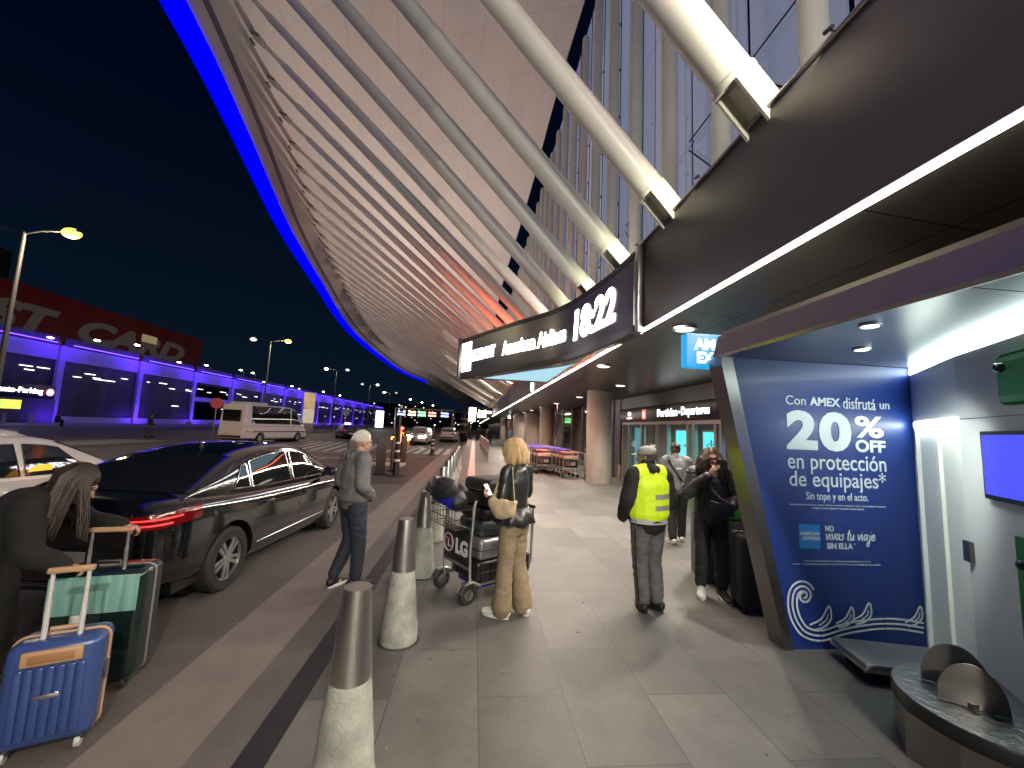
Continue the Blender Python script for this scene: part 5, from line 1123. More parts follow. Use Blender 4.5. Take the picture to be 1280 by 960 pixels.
a = MB(); a.path([(-.16, -.1, 1.42), (-.1, -.125, 1.3), (.02, -.15, 1.12), (.12, -.14, 1.0)], .02, 6, flat=.3) ; a.path([(-.17, .0, 1.46), (-.16, -.08, 1.44)], .03, 6, flat=.4); a.build('shoulder_strap', blackc, o)
ph = thing('phone', 'phone held up by the man in the grey jumper', 'phone', V((3.52, 6.75, 0))+Matrix.Rotation(R(-12), 3, 'Z') @ V((.12, .38, 1.23)), R(-12)); MB().box(-.036, .036, -.005, .005, -.07, .07, .004).build('case', mt['black_gloss'], ph)
# ---- woman bending over the suitcases --------------------------------------
J = joints(pelvis=(0, -.03, .88), waist=(0, .04, 1.02), chest=(0, .15, 1.16), neck=(0, .265, 1.255), head=(0, .37, 1.315), sr=(.175, .2, 1.2), sl=(-.175, .2, 1.2), er=(.27, .27, .95), wr=(.235, .41, .845), el=(-.24, .40, 1.02), wl=(-.14, .60, .99),
           hr=(.09, -.03, .87), hl=(-.09, -.03, .87), kr=(.11, .03, .46), kl=(-.09, .09, .46), ar=(.12, -.1, .09), al=(-.1, .06, .09))
bw_loc, bw_yaw = (-2.98, 2.86, 0), R(-62)
bwM = Matrix.Translation(bw_loc) @ Matrix.Rotation(bw_yaw, 4, 'Z')
def hs(ch): hand(ch, J['wr'], (-.2, .85, -.25), (.0, -.3, -1), 1, .85); hand(ch, J['wl'], (.1, .9, -.2), (0, -.3, -1), -1, .85)
o, P, m = body_mesh('person', J, mt['skin'], 'woman in a long black coat with dark hair bending over two suitcases behind the sedan', bw_loc, bw_yaw, hs, (.02, 1, -.62), (0, .4, 1), H=1.0)
jk = flesh('coat', [[((0, -.04, .40), .27, .21), ((0, -.03, .66), .245, .20), (J['pelvis'], .215, .18), (J['waist'], .185, .15), (J['chest'], .19, .15), (lerp(J['chest'], J['neck'], .6), .165, .115), (lerp(J['chest'], J['neck'], .95), .08, .075)]]+sleeves(J, (.085, .08, .072, .064, .054), .93), cloth('black_coat', (.0045, .0045, .0045), .9, bs=90), o, .011, 3, .009, (8, 8, 8), seed=17)
trousers(J, blackc, o, seed=18); shoe('shoe', J['ar'], 0, black_shoe, mt['black'], o); shoe('shoe', J['al'], 0, black_shoe, mt['black'], o)
lh = M('long_dark_hair', (.022, .011, .007), .5, var=.4, vs=20); a = MB(); a.ellipsoid(P(0, -.02, .035), (.086, .105, .1), 20, m); rn = random.Random(17)
for i in range(1000):
    th = rn.uniform(R(165), R(375)) if rn.random() < .85 else rn.uniform(R(15), R(45)); x, y = math.cos(th), math.sin(th); rr = .09+rn.uniform(0, .03); ln = rn.uniform(.22, .36)
    p2 = P(x*rr, -.02+y*rr*1.1, .03); pts = [P(x*.02, -.01+y*.04, .14), P(x*.07, -.02+y*.08, .115), p2]
    for q in range(1, 6): pts.append(p2+V((x*.012*q+rn.uniform(-.009, .009), (-.02 if y < .3 else .012)*q*.6, -ln*q/5)))
    a.path(pts, .008, 5, rs=[.003, .0048, .0055, .0055, .005, .0045, .0035, .001])
a.build('hair', lh, o); face(o, P, m, lh)
a = MB(); a.path([(.04, .27, 1.17), (.06, .26, 1.08), (.05, .22, 1.0)], .02, 6, flat=.5); a.build('scarf', cloth('pale_scarf', (.4, .33, .25)), o)
a = MB()
for z in (.62, .76): a.ellipsoid((.245, .06, z), (.012, .02, .012), 10)
a.build('coat_buttons', mt['chrome'], jk)
# ------------------------------------------------------------------ suitcases
def suitcase(name, label, loc, rz, w, d, h, mat, ribs=0, trim=None, handle_h=0., handle_mat=None, grip_mat=None, wheel_mat=None, tilt=0., cover=None):
    t = thing(name, label, 'suitcase', loc, rz); z0 = .055
    m = MB(); m.box(-w/2, w/2, -d/2, d/2, z0, z0+h, min(.05, d*.25), 4); bd = m.build('shell', mat, t, 50)
    if ribs:
        for sy in (-1, 1):
          m = MB()
          for i in range(ribs):
            x = -w/2+.07+(w-.14)*i/(ribs-1)
            m.box(x-.018, x+.018, sy*d/2-.012, sy*d/2+.012, z0+.05, z0+h-.115, .009)
          m.build('ribs', mat, bd, 50)
    if trim:
        m = MB(); k = .05; cs = [(w/2-k, z0+k), (w/2-k, z0+h-k), (-w/2+k, z0+h-k), (-w/2+k, z0+k)]; pts = []
        for ci, (cx, cz) in enumerate(cs):
            for q in range(5): an = -PI/2+ci*PI/2+q*PI/8; pts.append((cx+math.cos(an)*(k+.003), 0, cz+math.sin(an)*(k+.003)))
        m.path(pts, .009, 6, closed=True); m.build('zip_edge', trim, t)
    if handle_h:
        zt = z0+h; hm = handle_mat or mt['alu']
        for sx in (-1, 1): 
            m = MB(); m.tube((sx*w*.19, -d*.18, zt-.05), (sx*w*.19, -d*.18, zt+handle_h*.55), .0125, n=10); m.tube((sx*w*.19, -d*.18, zt+handle_h*.55), (sx*w*.19, -d*.18, zt+handle_h), .0098, n=10); hd = m.build('handle_tube', hm, t)
        m = MB(); m.box(-w*.19-.025, w*.19+.025, -d*.18-.016, -d*.18+.016, zt+handle_h-.012, zt+handle_h+.02, .009, 3); m.build('grip', grip_mat or mt['black'], hd)
    for sx in (-1, 1):
        for sy in (-1, 1):
            m = MB(); m.lathe([(.012, -.013), (.032, -.012), (.034, 0), (.032, .012), (.012, .013)], 18, Matrix.Translation((sx*(w/2-.05), sy*(d/2-.035), .034)) @ Matrix.Rotation(R(90), 4, 'Y')); m.build('wheel', wheel_mat or mt['rubber'], t)
            m = MB(); m.box(sx*(w/2-.05)-.025, sx*(w/2-.05)+.025, sy*(d/2-.035)-.022, sy*(d/2-.035)+.022, .045, .07, .006); m.build('caster', mt['black'], t)
    return t
blu = M('blue_suitcase_shell', (.030, .060, .19), .25, coat=.4, rvar=.06, vs=5); tanl = M('tan_trim', (.38, .235, .125), .5)
gsm = M('dark_green_shell', (.006, .016, .014), .16, coat=.5)
s1 = suitcase('suitcase', 'blue ribbed hard shell suitcase with tan trim and white handle tubes', (-2.22, 2.60, 0), R(24), .38, .23, .52, blu, 7, tanl, .35, M('handle_white', (.62, .62, .6), .35, .3), tanl, M('wheel_pale', (.4, .4, .4), .4))
m = MB(); m.box(-.12, .12, -.135, -.105, .47, .545, .012, 3); m.build('handle_well', tanl, s1); m = MB(); m.box(-.09, .09, -.138, -.13, .485, .53, .004); m.build('well_recess', M('tan_dark', (.28, .14, .06), .5), s1)
m = MB(); m.box(-.05, .05, -.128, -.113, .30, .325, .003); m.build('brand_plate', mt['chrome'], s1)
m = MB(); m.box(.186, .2, -.03, .03, .30, .40, .004); m.build('lock', mt['steel_dark'], s1)
m = MB(); m.path([(-.07, 0, .575), (-.06, 0, .605), (.06, 0, .605), (.07, 0, .575)], .012, 8); m.build('carry_handle', tanl, s1)
s2 = suitcase('suitcase', 'large glossy dark green suitcase with a painted pale teal reflection, behind the blue one', (-2.46, 3.14, 0), R(14), .52, .3, .70, gsm, 0, M('grey_piping', (.16, .15, .15), .4), .25, mt['alu'], tanl)
m = MB(); m.box(-.235, .235, -.158, -.148, .50, .735, .004); m.build('teal_reflection', M('teal_reflection_paint', (.17, .34, .30), .16, var=.4, vs=3, stretch=(4, 1, .4)), s2)  # teal panel paints a reflection onto the green shell
m = MB(); m.box(-.10, -.02, -.162, -.156, .40, .50, .002); m.build('paper_tag', M('paper_tag', (.5, .48, .44), .7), s2)
m = MB(); m.path([(-.07, -.02, .755), (-.06, -.02, .79), (.06, -.02, .79), (.07, -.02, .755)], .012, 8); m.build('carry_handle', mt['black'], s2)
s3 = suitcase('suitcase', 'big black fabric suitcase standing by the kiosk steel edge, right of the smoking woman', (3.14, 4.22, 0), R(-12), .52, .32, .74, cloth('black_fabric_case', (.016, .019, .022), .7), 0, mt['black'])
m = MB(); m.path([(-.1, -.02, .80), (-.08, -.02, .83), (.08, -.02, .83), (.1, -.02, .80)], .013, 8); m.build('top_handle', M('handle_pale', (.4, .4, .38), .4), s3)
m = MB(); m.box(.1, .16, -.168, -.16, .62, .72); m.build('red_tag', M('red_tag', (.5, .03, .02), .5), s3)
# green recycling bin
bn = thing('recycling_bin', 'green recycling bin with square openings behind the black suitcase', 'bin', (3.42, 5.15, 0), R(-8)); gbin = M('bin_green', (.05, .26, .04), .4)
m = MB(); m.box(-.42, .42, -.24, .24, 0, .78, .02); m.build('body', M('bin_grey', (.05, .055, .05), .5), bn); m = MB(); m.box(-.43, .43, -.25, .25, .785, 1.06, .03); m.build('lid', gbin, bn)
for sx in (-.21, .21): m = MB(); m.box(sx-.15, sx+.15, -.262, -.245, .83, .99, .01); m.build('opening', mt['black'], bn)
# ------------------------------------------------------------------ luggage trolley with load
ty_loc, ty_rz = V((.26, 4.82, 0)), R(-56); TM = Matrix.Translation(ty_loc) @ Matrix.Rotation(ty_rz, 4, 'Z')
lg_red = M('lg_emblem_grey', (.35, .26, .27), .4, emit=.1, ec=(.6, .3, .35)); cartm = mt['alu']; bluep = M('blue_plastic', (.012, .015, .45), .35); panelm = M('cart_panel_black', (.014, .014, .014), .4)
def lg_panel(par, y, zc, s, m_white, m_red):
    a = MB(); text_fit(a, 'LG', .19*s, .13*s, frame((.0*s, y, zc-.065*s), (1, 0, 0), (0, 0, 1)), .05, .002); a.build('logo_letters', m_white, par, 0)
    a = MB(); a.path([(-.12*s+.075*s*math.cos(q), y, zc+.075*s*math.sin(q)) for q in [i*PI/10 for i in range(20)]], .008*s, 6, closed=True); a.tube((-.12*s, y, zc+.03*s), (-.12*s, y, zc-.03*s), .007*s, n=6); a.tube((-.12*s, y, zc-.03*s), (-.085*s, y, zc-.03*s), .007*s, n=6); a.ellipsoid((-.15*s, y, zc+.03*s), (.01*s, .003, .01*s), 8); a.build('logo_emblem', m_red, par)
tr_ = thing('luggage_trolley', 'airport luggage trolley with a black LG front panel, loaded with cases', 'trolley', ty_loc, ty_rz)
m = MB()
for sx in (-1, 1): m.path([(sx*.26, -.44, .10), (sx*.26, -.46, .5), (sx*.27, -.44, .98), (sx*.27, -.42, 1.04)], .017, 10)
m.tube((-.26, -.46, .34), (.26, -.46, .34), .015, n=8); m.tube((-.26, -.455, .74), (.26, -.455, .74), .012, n=8)
for sx in (-1, 1): m.path([(sx*.25, -.44, .17), (sx*.24, .36, .15), (sx*.24, .42, .3), (sx*.25, .42, .9)], .016, 10)
for k in range(4): m.tube((-.25, -.3+.22*k, .165), (.25, -.3+.22*k, .165), .012, n=8)
m.build('frame', cartm, tr_)
m = MB(); m.box(-.245, .245, -.475, -.465, .36, .735, .003); pnl = m.build('front_panel', panelm, tr_); lg_panel(pnl, -.478, .53, 1.25, M('logo_white', (.7, .7, .7), .4), lg_red)
m = MB()
for z in (.76, .86, .95): m.path([(-.26, -.44, z), (-.27, -.66, z), (.27, -.66, z), (.26, -.44, z)], .006, 6)
for i in range(9): m.path([(-.24+.06*i, -.44, .76), (-.24+.06*i, -.65, .76), (-.24+.06*i, -.66, .95)], .0045, 5)
m.build('wire_basket', mt['chrome'], tr_)
m = MB(); m.tube((-.27, .42, .9), (.27, .42, .9), .02, n=10); m.build('handle_bar', mt['black'], tr_); m = MB(); m.box(-.2, .2, -.3, .35, .10, .145, .01); m.build('base_tray', bluep, tr_)
for x, y in ((-.27, -.47), (.27, -.47), (0, .36)):
    m = MB(); m.lathe([(.05, -.022), (.092, -.022), (.1, -.01), (.1, .01), (.092, .022), (.05, .022)], 28, Matrix.Translation((x, y, .1)) @ Matrix.Rotation(R(90), 4, 'Y')); wh_ = m.build('wheel', mt['rubber'], tr_)
    m = MB(); m.lathe([(0, -.026), (.045, -.026), (.05, -.024), (.05, .024), (.045, .026), (0, .026)], 20, Matrix.Translation((x, y, .1)) @ Matrix.Rotation(R(90), 4, 'Y'), cap=False); m.build('hub', mt['alu'], wh_)
    m = MB(); m.path([(x, y-.11, .13), (x, y-.06, .205), (x, y+.03, .22), (x, y+.13, .17)], .042, 10, flat=.45, side=(1, 0, 0)); m.build('wheel_guard', mt['alu'], tr_)
def loaded(name, label, cx, cy, w, d, z0, h, mat, rz=0., ridges=0, trim=None, handle=True, bev=.05):
    p = TM @ V((cx, cy, z0)); t = thing(name, label, 'suitcase', p, ty_rz+rz, 'cases piled on the luggage trolley')
    m = MB(); m.box(-w/2, w/2, -d/2, d/2, 0, h, min(bev, h*.3), 4); b = m.build('shell', mat, t, 50)
    if ridges:
        m = MB()
        for i in range(ridges): x = -w/2+.07+(w-.14)*i/(ridges-1); m.box(x-.012, x+.012, -d/2-.007, -d/2+.01, .03, h-.03, .005); y = -d/2+.06+(d-.12)*i/(ridges-1); m.box(w/2-.01, w/2+.007, y-.012, y+.012, .03, h-.03, .005)
        m.build('ribs', mat, b)
    m = MB(); zz = h*.5; k = .04; m.path([(-w/2+k, -d/2-.003, zz), (w/2-k, -d/2-.003, zz), (w/2-.01, -d/2+.01, zz), (w/2+.003, -d/2+k, zz), (w/2+.003, d/2-k, zz)], .006, 6); m.build('zip', trim or mt['black'], t)
    if handle: m = MB(); m.path([(-.1, -d/2-.002, h*.62), (-.08, -d/2-.035, h*.62), (.08, -d/2-.035, h*.62), (.1, -d/2-.002, h*.62)], .011, 8); m.build('carry_handle', mt['black'], t)
    for sy in (-1, 1):
        m = MB(); m.lathe([(.01, -.012), (.028, -.012), (.028, .012), (.01, .012)], 14, Matrix.Translation((-w/2-.03, sy*(d/2-.07), h*.3)) @ Matrix.Rotation(R(90), 4, 'X')); m.build('wheel', mt['rubber'], t)
    return t
silverm = M('silver_shell', (.33, .35, .38), .3, .7, rvar=.05, vs=6)
loaded('suitcase', 'bottom black ribbed hard case on the trolley', .02, .0, .54, .76, .175, .23, M('black_shell', (.012, .012, .013), .3), 0, 6)
loaded('suitcase', 'silver grey hard case, second from the bottom of the trolley pile', .03, -.02, .52, .70, .408, .22, silverm, R(2), 0)
loaded('suitcase', 'dark slate soft case in the middle of the trolley pile', .02, -.0, .48, .64, .63, .17, cloth('slate_fabric', (.035, .045, .06), .6), R(-2))
loaded('suitcase', 'thin black soft case under the topmost case of the pile', .0, .0, .46, .6, .803, .12, cloth('black_fabric', (.012, .012, .013), .6), R(1))
loaded('suitcase', 'big black soft case on top of the trolley pile', .0, .03, .48, .58, .926, .31, cloth('charcoal_fabric', (.018, .018, .019), .55), R(3), 0, mt['steel_dark'])
bp = TM @ V((-.02, -.62, .965)); bpk = tag(flesh('backpack', [dict(n=[((-.25, -.02, .12), .10, .09), ((0, -.03, .16), .15, .14), ((.22, .0, .10), .11, .10)], side=(0, 1, 0)), dict(n=[((-.2, .08, .16), .07), ((.15, .08, .17), .08)])], cloth('black_nylon', (.010, .010, .012), .5), None, .011, 3, .008, (9, 9, 9), seed=21), 'black and blue backpack lying in the trolley basket', 'backpack')
bpk.location = bp; bpk.rotation_euler = (0, R(6), ty_rz)
bvb = BVHTree.FromPolygons([v.co for v in bpk.data.vertices], [p.vertices[:] for p in bpk.data.polygons]); Pq = []
for i in range(13):
    row = []
    for j in range(6):
        x = lerp(-.02, .27, i/12); z = lerp(.02, .05+.10*i/12, j/5); h_ = bvb.ray_cast(V((x, -1, z)), V((0, 1, 0))); row.append((h_[0] if h_[0] is not None else V((x, -.1, z)))+V((0, -.006, 0)))
    Pq.append(row)
m = MB(); m.grid(Pq); m.build('blue_panel', bluep, bpk, 60); m = MB()
for k in range(3):
    pts = []
    for i in range(8):
        x = -.26+.26*i/7; h_ = bvb.ray_cast(V((x, -.2-.0*k, 1)), V((.0, .0, -1))); h_ = bvb.ray_cast(V((x, -1, .1+.055*k)), V((0, 1, 0)))
        if h_[0] is not None: pts.append(h_[0]+V((0, -.004, 0)))
    if len(pts) > 2: m.path(pts, .006, 6, flat=.5)
m.build('zips', mt['steel_dark'], bpk)
# ------------------------------------------------------------------ nested baggage carts
purple = M('handle_purple', (.09, .05, .30), .4); orange = M('handle_orange', (.45, .14, .06), .4); lw = M('cart_logo_white', (.6, .55, .55), .4); lr = M('cart_logo_red', (.6, .16, .12), .4)
def cart():
    t = thing('baggage_cart', 'x', 'baggage cart', (0, 0, 0), 0, 'nested baggage carts in two rows'); m = MB()
    for sx in (-1, 1): m.path([(sx*.3, -.46, .1), (sx*.3, -.46, .6), (sx*.29, -.4, 1.0)], .018, 8); m.path([(sx*.3, -.44, .16), (sx*.27, .45, .15), (sx*.28, .5, .35), (sx*.3, .46, 1.03)], .017, 8)
    m.tube((-.3, -.46, .36), (.3, -.46, .36), .016, n=8); m.tube((-.3, -.45, .16), (.0, -.2, .2), .014, n=8); m.tube((.3, -.45, .16), (.0, -.2, .2), .014, n=8); m.build('frame', cartm, t)
    m = MB(); m.box(-.27, .27, -.485, -.475, .40, .70, .004); p = m.build('panel', panelm, t); lg_panel(p, -.488, .55, .95, lw, lr)
    m = MB(); m.box(-.28, .28, -.485, -.47, .725, .86, .004); m.build('pale_strip', M('cart_strip', (.55, .42, .34), .5), t)
    m = MB(); m.box(-.28, .28, -.47, .1, .93, .97, .012); m.build('orange_tray', orange, t); m = MB(); m.tube((-.31, .46, 1.04), (.31, .46, 1.04), .022, n=8); m.box(-.3, .3, .3, .44, .99, 1.03, .01); m.build('handle', purple, t)
    for x, y in ((-.3, -.44), (.3, -.44), (-.25, .4), (.25, .4)): m = MB(); m.lathe([(.04, -.02), (.085, -.02), (.085, .02), (.04, .02)], 18, Matrix.Translation((x, y, .085)) @ Matrix.Rotation(R(90), 4, 'Y')); m.build('wheel', mt['rubber'], t)
    return t
c0 = cart(); rows = [((2.86, 16.9), 'left'), ((3.72, 15.85), 'right')]; first = True
for (x, y), nm in rows:
    for k in range(11):
        c = c0 if first else copy_tree(c0); first = False; c.location = (x-.115*.44*k*1.15, y+.44*k, 0); c.rotation_euler = (0, 0, R(6.5))
        if k:
            for ch in c.children_recursive:
                if ch.name.startswith('orange_tray'): ch.data = ch.data.copy(); ch.data.materials[0] = purple if k > 1 else orange
        c['label'] = ('front baggage cart of the %s row, showing its black logo panel' % nm) if k == 0 else 'baggage cart nested in the %s row, %s behind the front cart' % (nm, ['', 'first', 'second', 'third', 'fourth', 'fifth', 'sixth', 'seventh', 'eighth', 'ninth', 'tenth'][k])
def rail(loc, rz, L_, lab):
    t = thing('cart_railing', lab, 'railing', loc, rz); m = MB()
    for z in (.3, .62, .95): m.tube((0, 0, z), (0, L_, z), .022, n=8)
    n_ = max(2, int(L_/.9))
    m.build('rails', mt['alu'], t)
    for i in range(n_+1): m = MB(); m.box(-.03, .03, L_*i/n_-.03, L_*i/n_+.03, 0, .97, .006); m.build('post', mt['alu'], t)
rail((2.33, 16.6, 0), R(6.5), 5.2, 'silver railing on the left side of the baggage carts'); rail((4.3, 15.3, 0), R(2), 5.5, 'low silver railing between the baggage carts and the column')
# ------------------------------------------------------------------ people far away
def far_person(loc, yaw, label, coat, legs, hairm, stride=.0, sit=False, H=1.):
    if sit: J = joints(pelvis=(0, 0, .48), waist=(0, 0, .62), chest=(0, .04, .82), neck=(0, .05, .99), head=(0, .09, 1.13), sr=(.18, .04, .94), sl=(-.18, .04, .94), er=(.25, .08, .68), el=(-.25, .08, .68), wr=(.15, .3, .6), wl=(-.15, .3, .6), hr=(.09, 0, .47), hl=(-.09, 0, .47), kr=(.12, .42, .5), kl=(-.12, .42, .5), ar=(.12, .42, .09), al=(-.12, .40, .09))
    else: J = joints(ar=(.1, stride, .09), kr=(.1, stride*.6+.03, .5), al=(-.1, -stride, .1), kl=(-.1, -stride*.35, .5), wr=(.26, -stride*.5+.05, .9), wl=(-.26, stride*.5+.05, .9))
    o, P, m = body_mesh('person', J, mt['skin'], label, loc, yaw, lambda ch: (hand(ch, J['wr'], (0, .3, -1), (-1, 0, 0), 1), hand(ch, J['wl'], (0, .3, -1), (1, 0, 0), -1)), voxel=.014, H=H)
    flesh('jacket', [torso(J, -.05, (.2, .19, .2, .17), (.15, .14, .145, .11), .08)]+sleeves(J), coat, o, .02, 3, .006)
    trousers(J, legs, o, voxel=.02); shoe('shoe', J['ar'], 0, black_shoe, mt['black'], o); shoe('shoe', J['al'], 0, black_shoe, mt['black'], o)
    a = MB(); a.ellipsoid(P(0, -.02, .04), (.085, .1, .09), 14, m); a.build('hair', hairm, o)
    return o
bh = bpy.data.materials['black_hair']; dgrey = cloth('charcoal_coat', (.02, .02, .022)); bluj = cloth('blue_jacket', (.04, .06, .12)); whs = cloth('pale_top', (.35, .33, .31))
cross = far_person((-23.5, 31.6, .0), R(-75), 'person in a dark jacket walking across the far road toward the minibus', dgrey, cloth('grey_jeans', (.08, .08, .1)), bh, .2)
far_person((-40.6, 43.2, .13), R(-80), 'person crouched on the far pavement below the parking sign', blackc, blackc, bh, 0, True)
for i, (x, y, yw, lab, c_) in enumerate([(1.05, 46, 175, 'dark clothed person nearest among the distant walkers, left of the corridor', blackc), (1.75, 44, 8, 'person in a black coat walking away down the bright corridor', blackc), (.45, 52, 30, 'distant person standing beside the black information totem', dgrey), (.9, 57, 200, 'distant person behind the first walkers, under the far screen', dgrey),
        (3.4, 38, 190, 'person in a blue and white top standing by the curved stone volume', bluj), (2.1, 62, 170, 'farthest person in the bright corridor', whs), (-.6, 60, 120, 'distant person at the kerb beyond the information totem', blackc), (-5.6, 40.5, 90, 'dark clothed person standing between the far cars', blackc)]):
    far_person((x, y, 0), R(yw), lab, c_, blackc, bh, .12)
# motorcycle officer
rider = far_person((-4.12, 23.45, .0), R(10), 'motorcycle rider in a reflective yellow vest seen from behind', cloth('dark_uniform', (.02, .02, .03)), blackc, bh, .05, False, 1.)
a = MB()
for z in (1.08, 1.22): a.lathe([(.205, z), (.205, z+.07)], 20, Matrix.Diagonal((1, .78, 1, 1)), cap=False)
a.build('vest_band', hv, rider)

# crumbs of litter and chewing gum on the ground
rn = random.Random(31); m = MB()
for i in range(70):
    x, y = rn.uniform(-3.2, 2.6), rn.uniform(1.8, 12); r_ = rn.uniform(.005, .013)
    m.lathe([(r_, .0), (r_*.9, .004), (0, .005)], 8, Matrix.Translation((x, y, .004)) @ Matrix.Diagonal((1, rn.uniform(.6, 1.2), 1, 1)), cap=False)
tag(m.build('litter', M('gum_and_crumbs', (.075, .07, .065), .8, var=.6, vs=2)), 'dark specks of chewing gum and crumbs on road and paving', 'litter', kind='stuff')
m = MB()
for i in range(26):
    x, y = rn.uniform(-3, 2.4), rn.uniform(2, 10); a_ = rn.uniform(0, 3.1); c = V((x, y, .009)); d = V((math.cos(a_), math.sin(a_), 0))*rn.uniform(.008, .016); m.tube(c-d, c+d, .0035, n=6)
tag(m.build('litter', M('cigarette_ends', (.3, .27, .22), .8)), 'pale cigarette ends scattered on road and paving', 'litter', kind='stuff')
# ------------------------------------------------------------------ parking garage
pk = thing('parking_garage', 'long parking garage washed in violet blue light across the road', 'building', (0, 0, 0))
pw = M('garage_panel', (.38, .38, .42), .55, var=.12, vs=.6, bump=.1, bs=6)
mesh_m = brick_mat('garage_mesh_screen', (.03, .03, .034), (.055, .055, .06), (.012, .012, .015), 1.3, .55, .03, .5, off=0, var=.45, vs=.5, swap=.01, metal=.3)
cols_y = [28.8, 40.2, 51.6, 63, 74.5, 85.6, 97, 108, 119.2, 130.5, 142, 154, 168, 182, 200, 220]
a = MB()
for i in range(len(cols_y)-1):
    y0, y1 = cols_y[i]+.38, cols_y[i+1]-.38
    a.box(-49.6, -49.2, y0, y1, 7.5, 9.2)
a.build('parapet', pw, pk, 0)
a = MB()
for i in range(len(cols_y)-1):
    y0, y1 = cols_y[i]+.38, cols_y[i+1]-.38
    a.box(-49.4, -49.3, y0, y1, 9.2, 10.3)
a.build('top_fence', M('garage_fence', (.12, .12, .14), .5, alpha=.55), pk, 0)
for y in cols_y:
    MB().box(-49.65, -48.95, y-.36, y+.36, 0, 9.25, .03).build('column', pw, pk, 0)
for i in range(len(cols_y)-1):
    y0, y1 = cols_y[i]+.38, cols_y[i+1]-.38
    m = MB()
    m.grid([[(-49.3, y0, 1.0), (-49.3, y1, 1.0)], [(-49.3, y0, 7.45), (-49.3, y1, 7.45)]])
    mm = mesh_m
    if i == 4: m = MB(); m.grid([[(-49.3, y0, 4.2), (-49.3, y1, 4.2)], [(-49.3, y0, 4.9), (-49.3, y1, 4.9)]]); mm = pw
    o = m.build('mesh_screen', mm, pk, 0)
    MB().box(-49.45, -49.15, y0, y1, 0, .9, .02).build('low_wall', pw, pk, 0)
gd = M('garage_inside', (.06, .055, .06), .8)
a = MB(); a.box(-62, -61.8, 20, 220, 0, 9); a.box(-62, -49.9, 20, 220, 4.1, 4.4); a.box(-62, -49.9, 20, 220, 7.2, 7.4); a.build('floor_slab', gd, pk, 0)
gtl = E('garage_tube', (.85, .85, 1), 2.2); rn = random.Random(3)
for i in range(len(cols_y)-1):
    for k in range(6):
        y = rn.uniform(cols_y[i]+1, cols_y[i+1]-1.6); z = rn.choice((3.0, 5.75, 5.9, 6.3, 6.4)); L_ = rn.uniform(.35, 1.7)
        MB().box(-49.27, -49.22, y, y+L_, z, z+.085).build('tube_light', gtl, pk, 0)
a = MB()
for i in range(len(cols_y)-1): a.box(-48.95, -48.8, cols_y[i]+1, cols_y[i+1]-1, 9.45, 9.52)
a.build('flood_light_bar', E('garage_blue_bar', (.08, .03, 1), 6), pk, 0)
rn = random.Random(12)
for i in range(1, 14):                                    # a blue flood at every column, none quite like the next
    y = cols_y[i]+rn.uniform(-.8, .8); q = rn.uniform(.65, 1.3)
    area('garage_wash', (-46.9, y, 9.9), (.8, 4.5), 270*q, (.07, .012, 1.), (-.55, 0, -1), spread=2.7)
    area('garage_uplight', (-46.9, y+rn.uniform(-2, 2), .4), (.4, 2.), 110*q, (.11, .025, 1.), (-1, 0, .9), spread=2.5)
# sign on the garage
ps = thing('parking_sign', 'dark blue lit sign reading Estacionamiento-Parking on the garage front', 'sign', (-48.6, 49.6, 0))
MB().box(-.3, .1, -10, 1.3, 2.85, 4.35, .02).build('board', M('sign_navy', (.004, .004, .03), .3), ps)
a = MB(); text_fit(a, 'Estacionamiento-Parking', 8.2, .74, frame((.13, -8.25, 3.2), (0, 1, 0), (0, 0, 1)), .03); a.build('lettering', E('parking_letters', (1, .95, 1), 3), ps, 0)
a = MB(); a.lathe([(.4, 0), (.4, .04)], 28); a.xf(Matrix.Translation((.12, .72, 3.6)) @ Matrix.Rotation(R(90), 4, 'Y')); a.build('round_emblem', E('emblem_pink', (1, .35, .4), 1.6), ps)
a = MB(); a.path([(.175, .72+.2*math.sin(q)+.06*q-.18, 3.6+.17*math.cos(q*.8)) for q in [i*.4 for i in range(14)]], .05, 6); a.build('emblem_mark', E('emblem_white', (1, .9, .9), 2), ps)
bb = thing('lit_shop_panel', 'yellow green lit panel under the parking sign', 'sign', (-48.4, 44.5, 0)); MB().box(-.1, 0, -4, 1.2, 1.6, 2.55).build('panel', E('panel_green', (.42, .75, .2), .8), bb); MB().box(-.1, .02, 1.2, 3.0, 1.6, 2.55).build('panel', E('panel_yellow', (.75, .75, .1), .9), bb)
MB().box(-.2, -.02, -5, 6.5, 0, 2.84).build('shop_front', M('shop_front', (.06, .06, .08), .6), bb)
# entrance portal, no entry sign
def round_sign(loc, r, h, lab, face, sym=True):
    t = thing('traffic_sign', lab, 'sign', loc); MB().tube((0, 0, 0), (0, 0, h), .05, n=8).build('post', mt['alu'], t)
    a = MB(); a.lathe([(r, 0), (r, .03)], 28); a.xf(Matrix.Translation((.05, -.05, h)) @ frame((0, 0, 0), (.78, .63, 0), (0, 0, 1))); a.build('face', face, t)
    if sym:
        a = MB(); a.path([(math.cos(q)*r*.9, math.sin(q)*r*.9, .05) for q in [i*PI/12 for i in range(24)]], r*.09, 6, closed=True); a.tube((-r*.5, r*.5, .05), (r*.5, -r*.5, .05), r*.09, n=6); a.tube((r*.5, r*.5, .05), (-r*.5, -r*.5, .05), r*.09, n=6)
        a.xf(Matrix.Translation((.05, -.05, h)) @ frame((0, 0, 0), (.78, .63, 0), (0, 0, 1))); a.build('symbol', E('sign_red_glow', (.75, .07, .05), .22), t)
    return t
round_sign((-24.2, 40, 0), .5, 2.95, 'round red crossed traffic sign above the white van', M('sign_dark_red', (.2, .03, .05), .5, emit=.15, ec=(.5, .1, .12)))
round_sign((-18, 58, 0), .5, 3.0, 'small grey round traffic sign on a post near the dark taxi', M('sign_grey', (.4, .4, .42), .5), False)
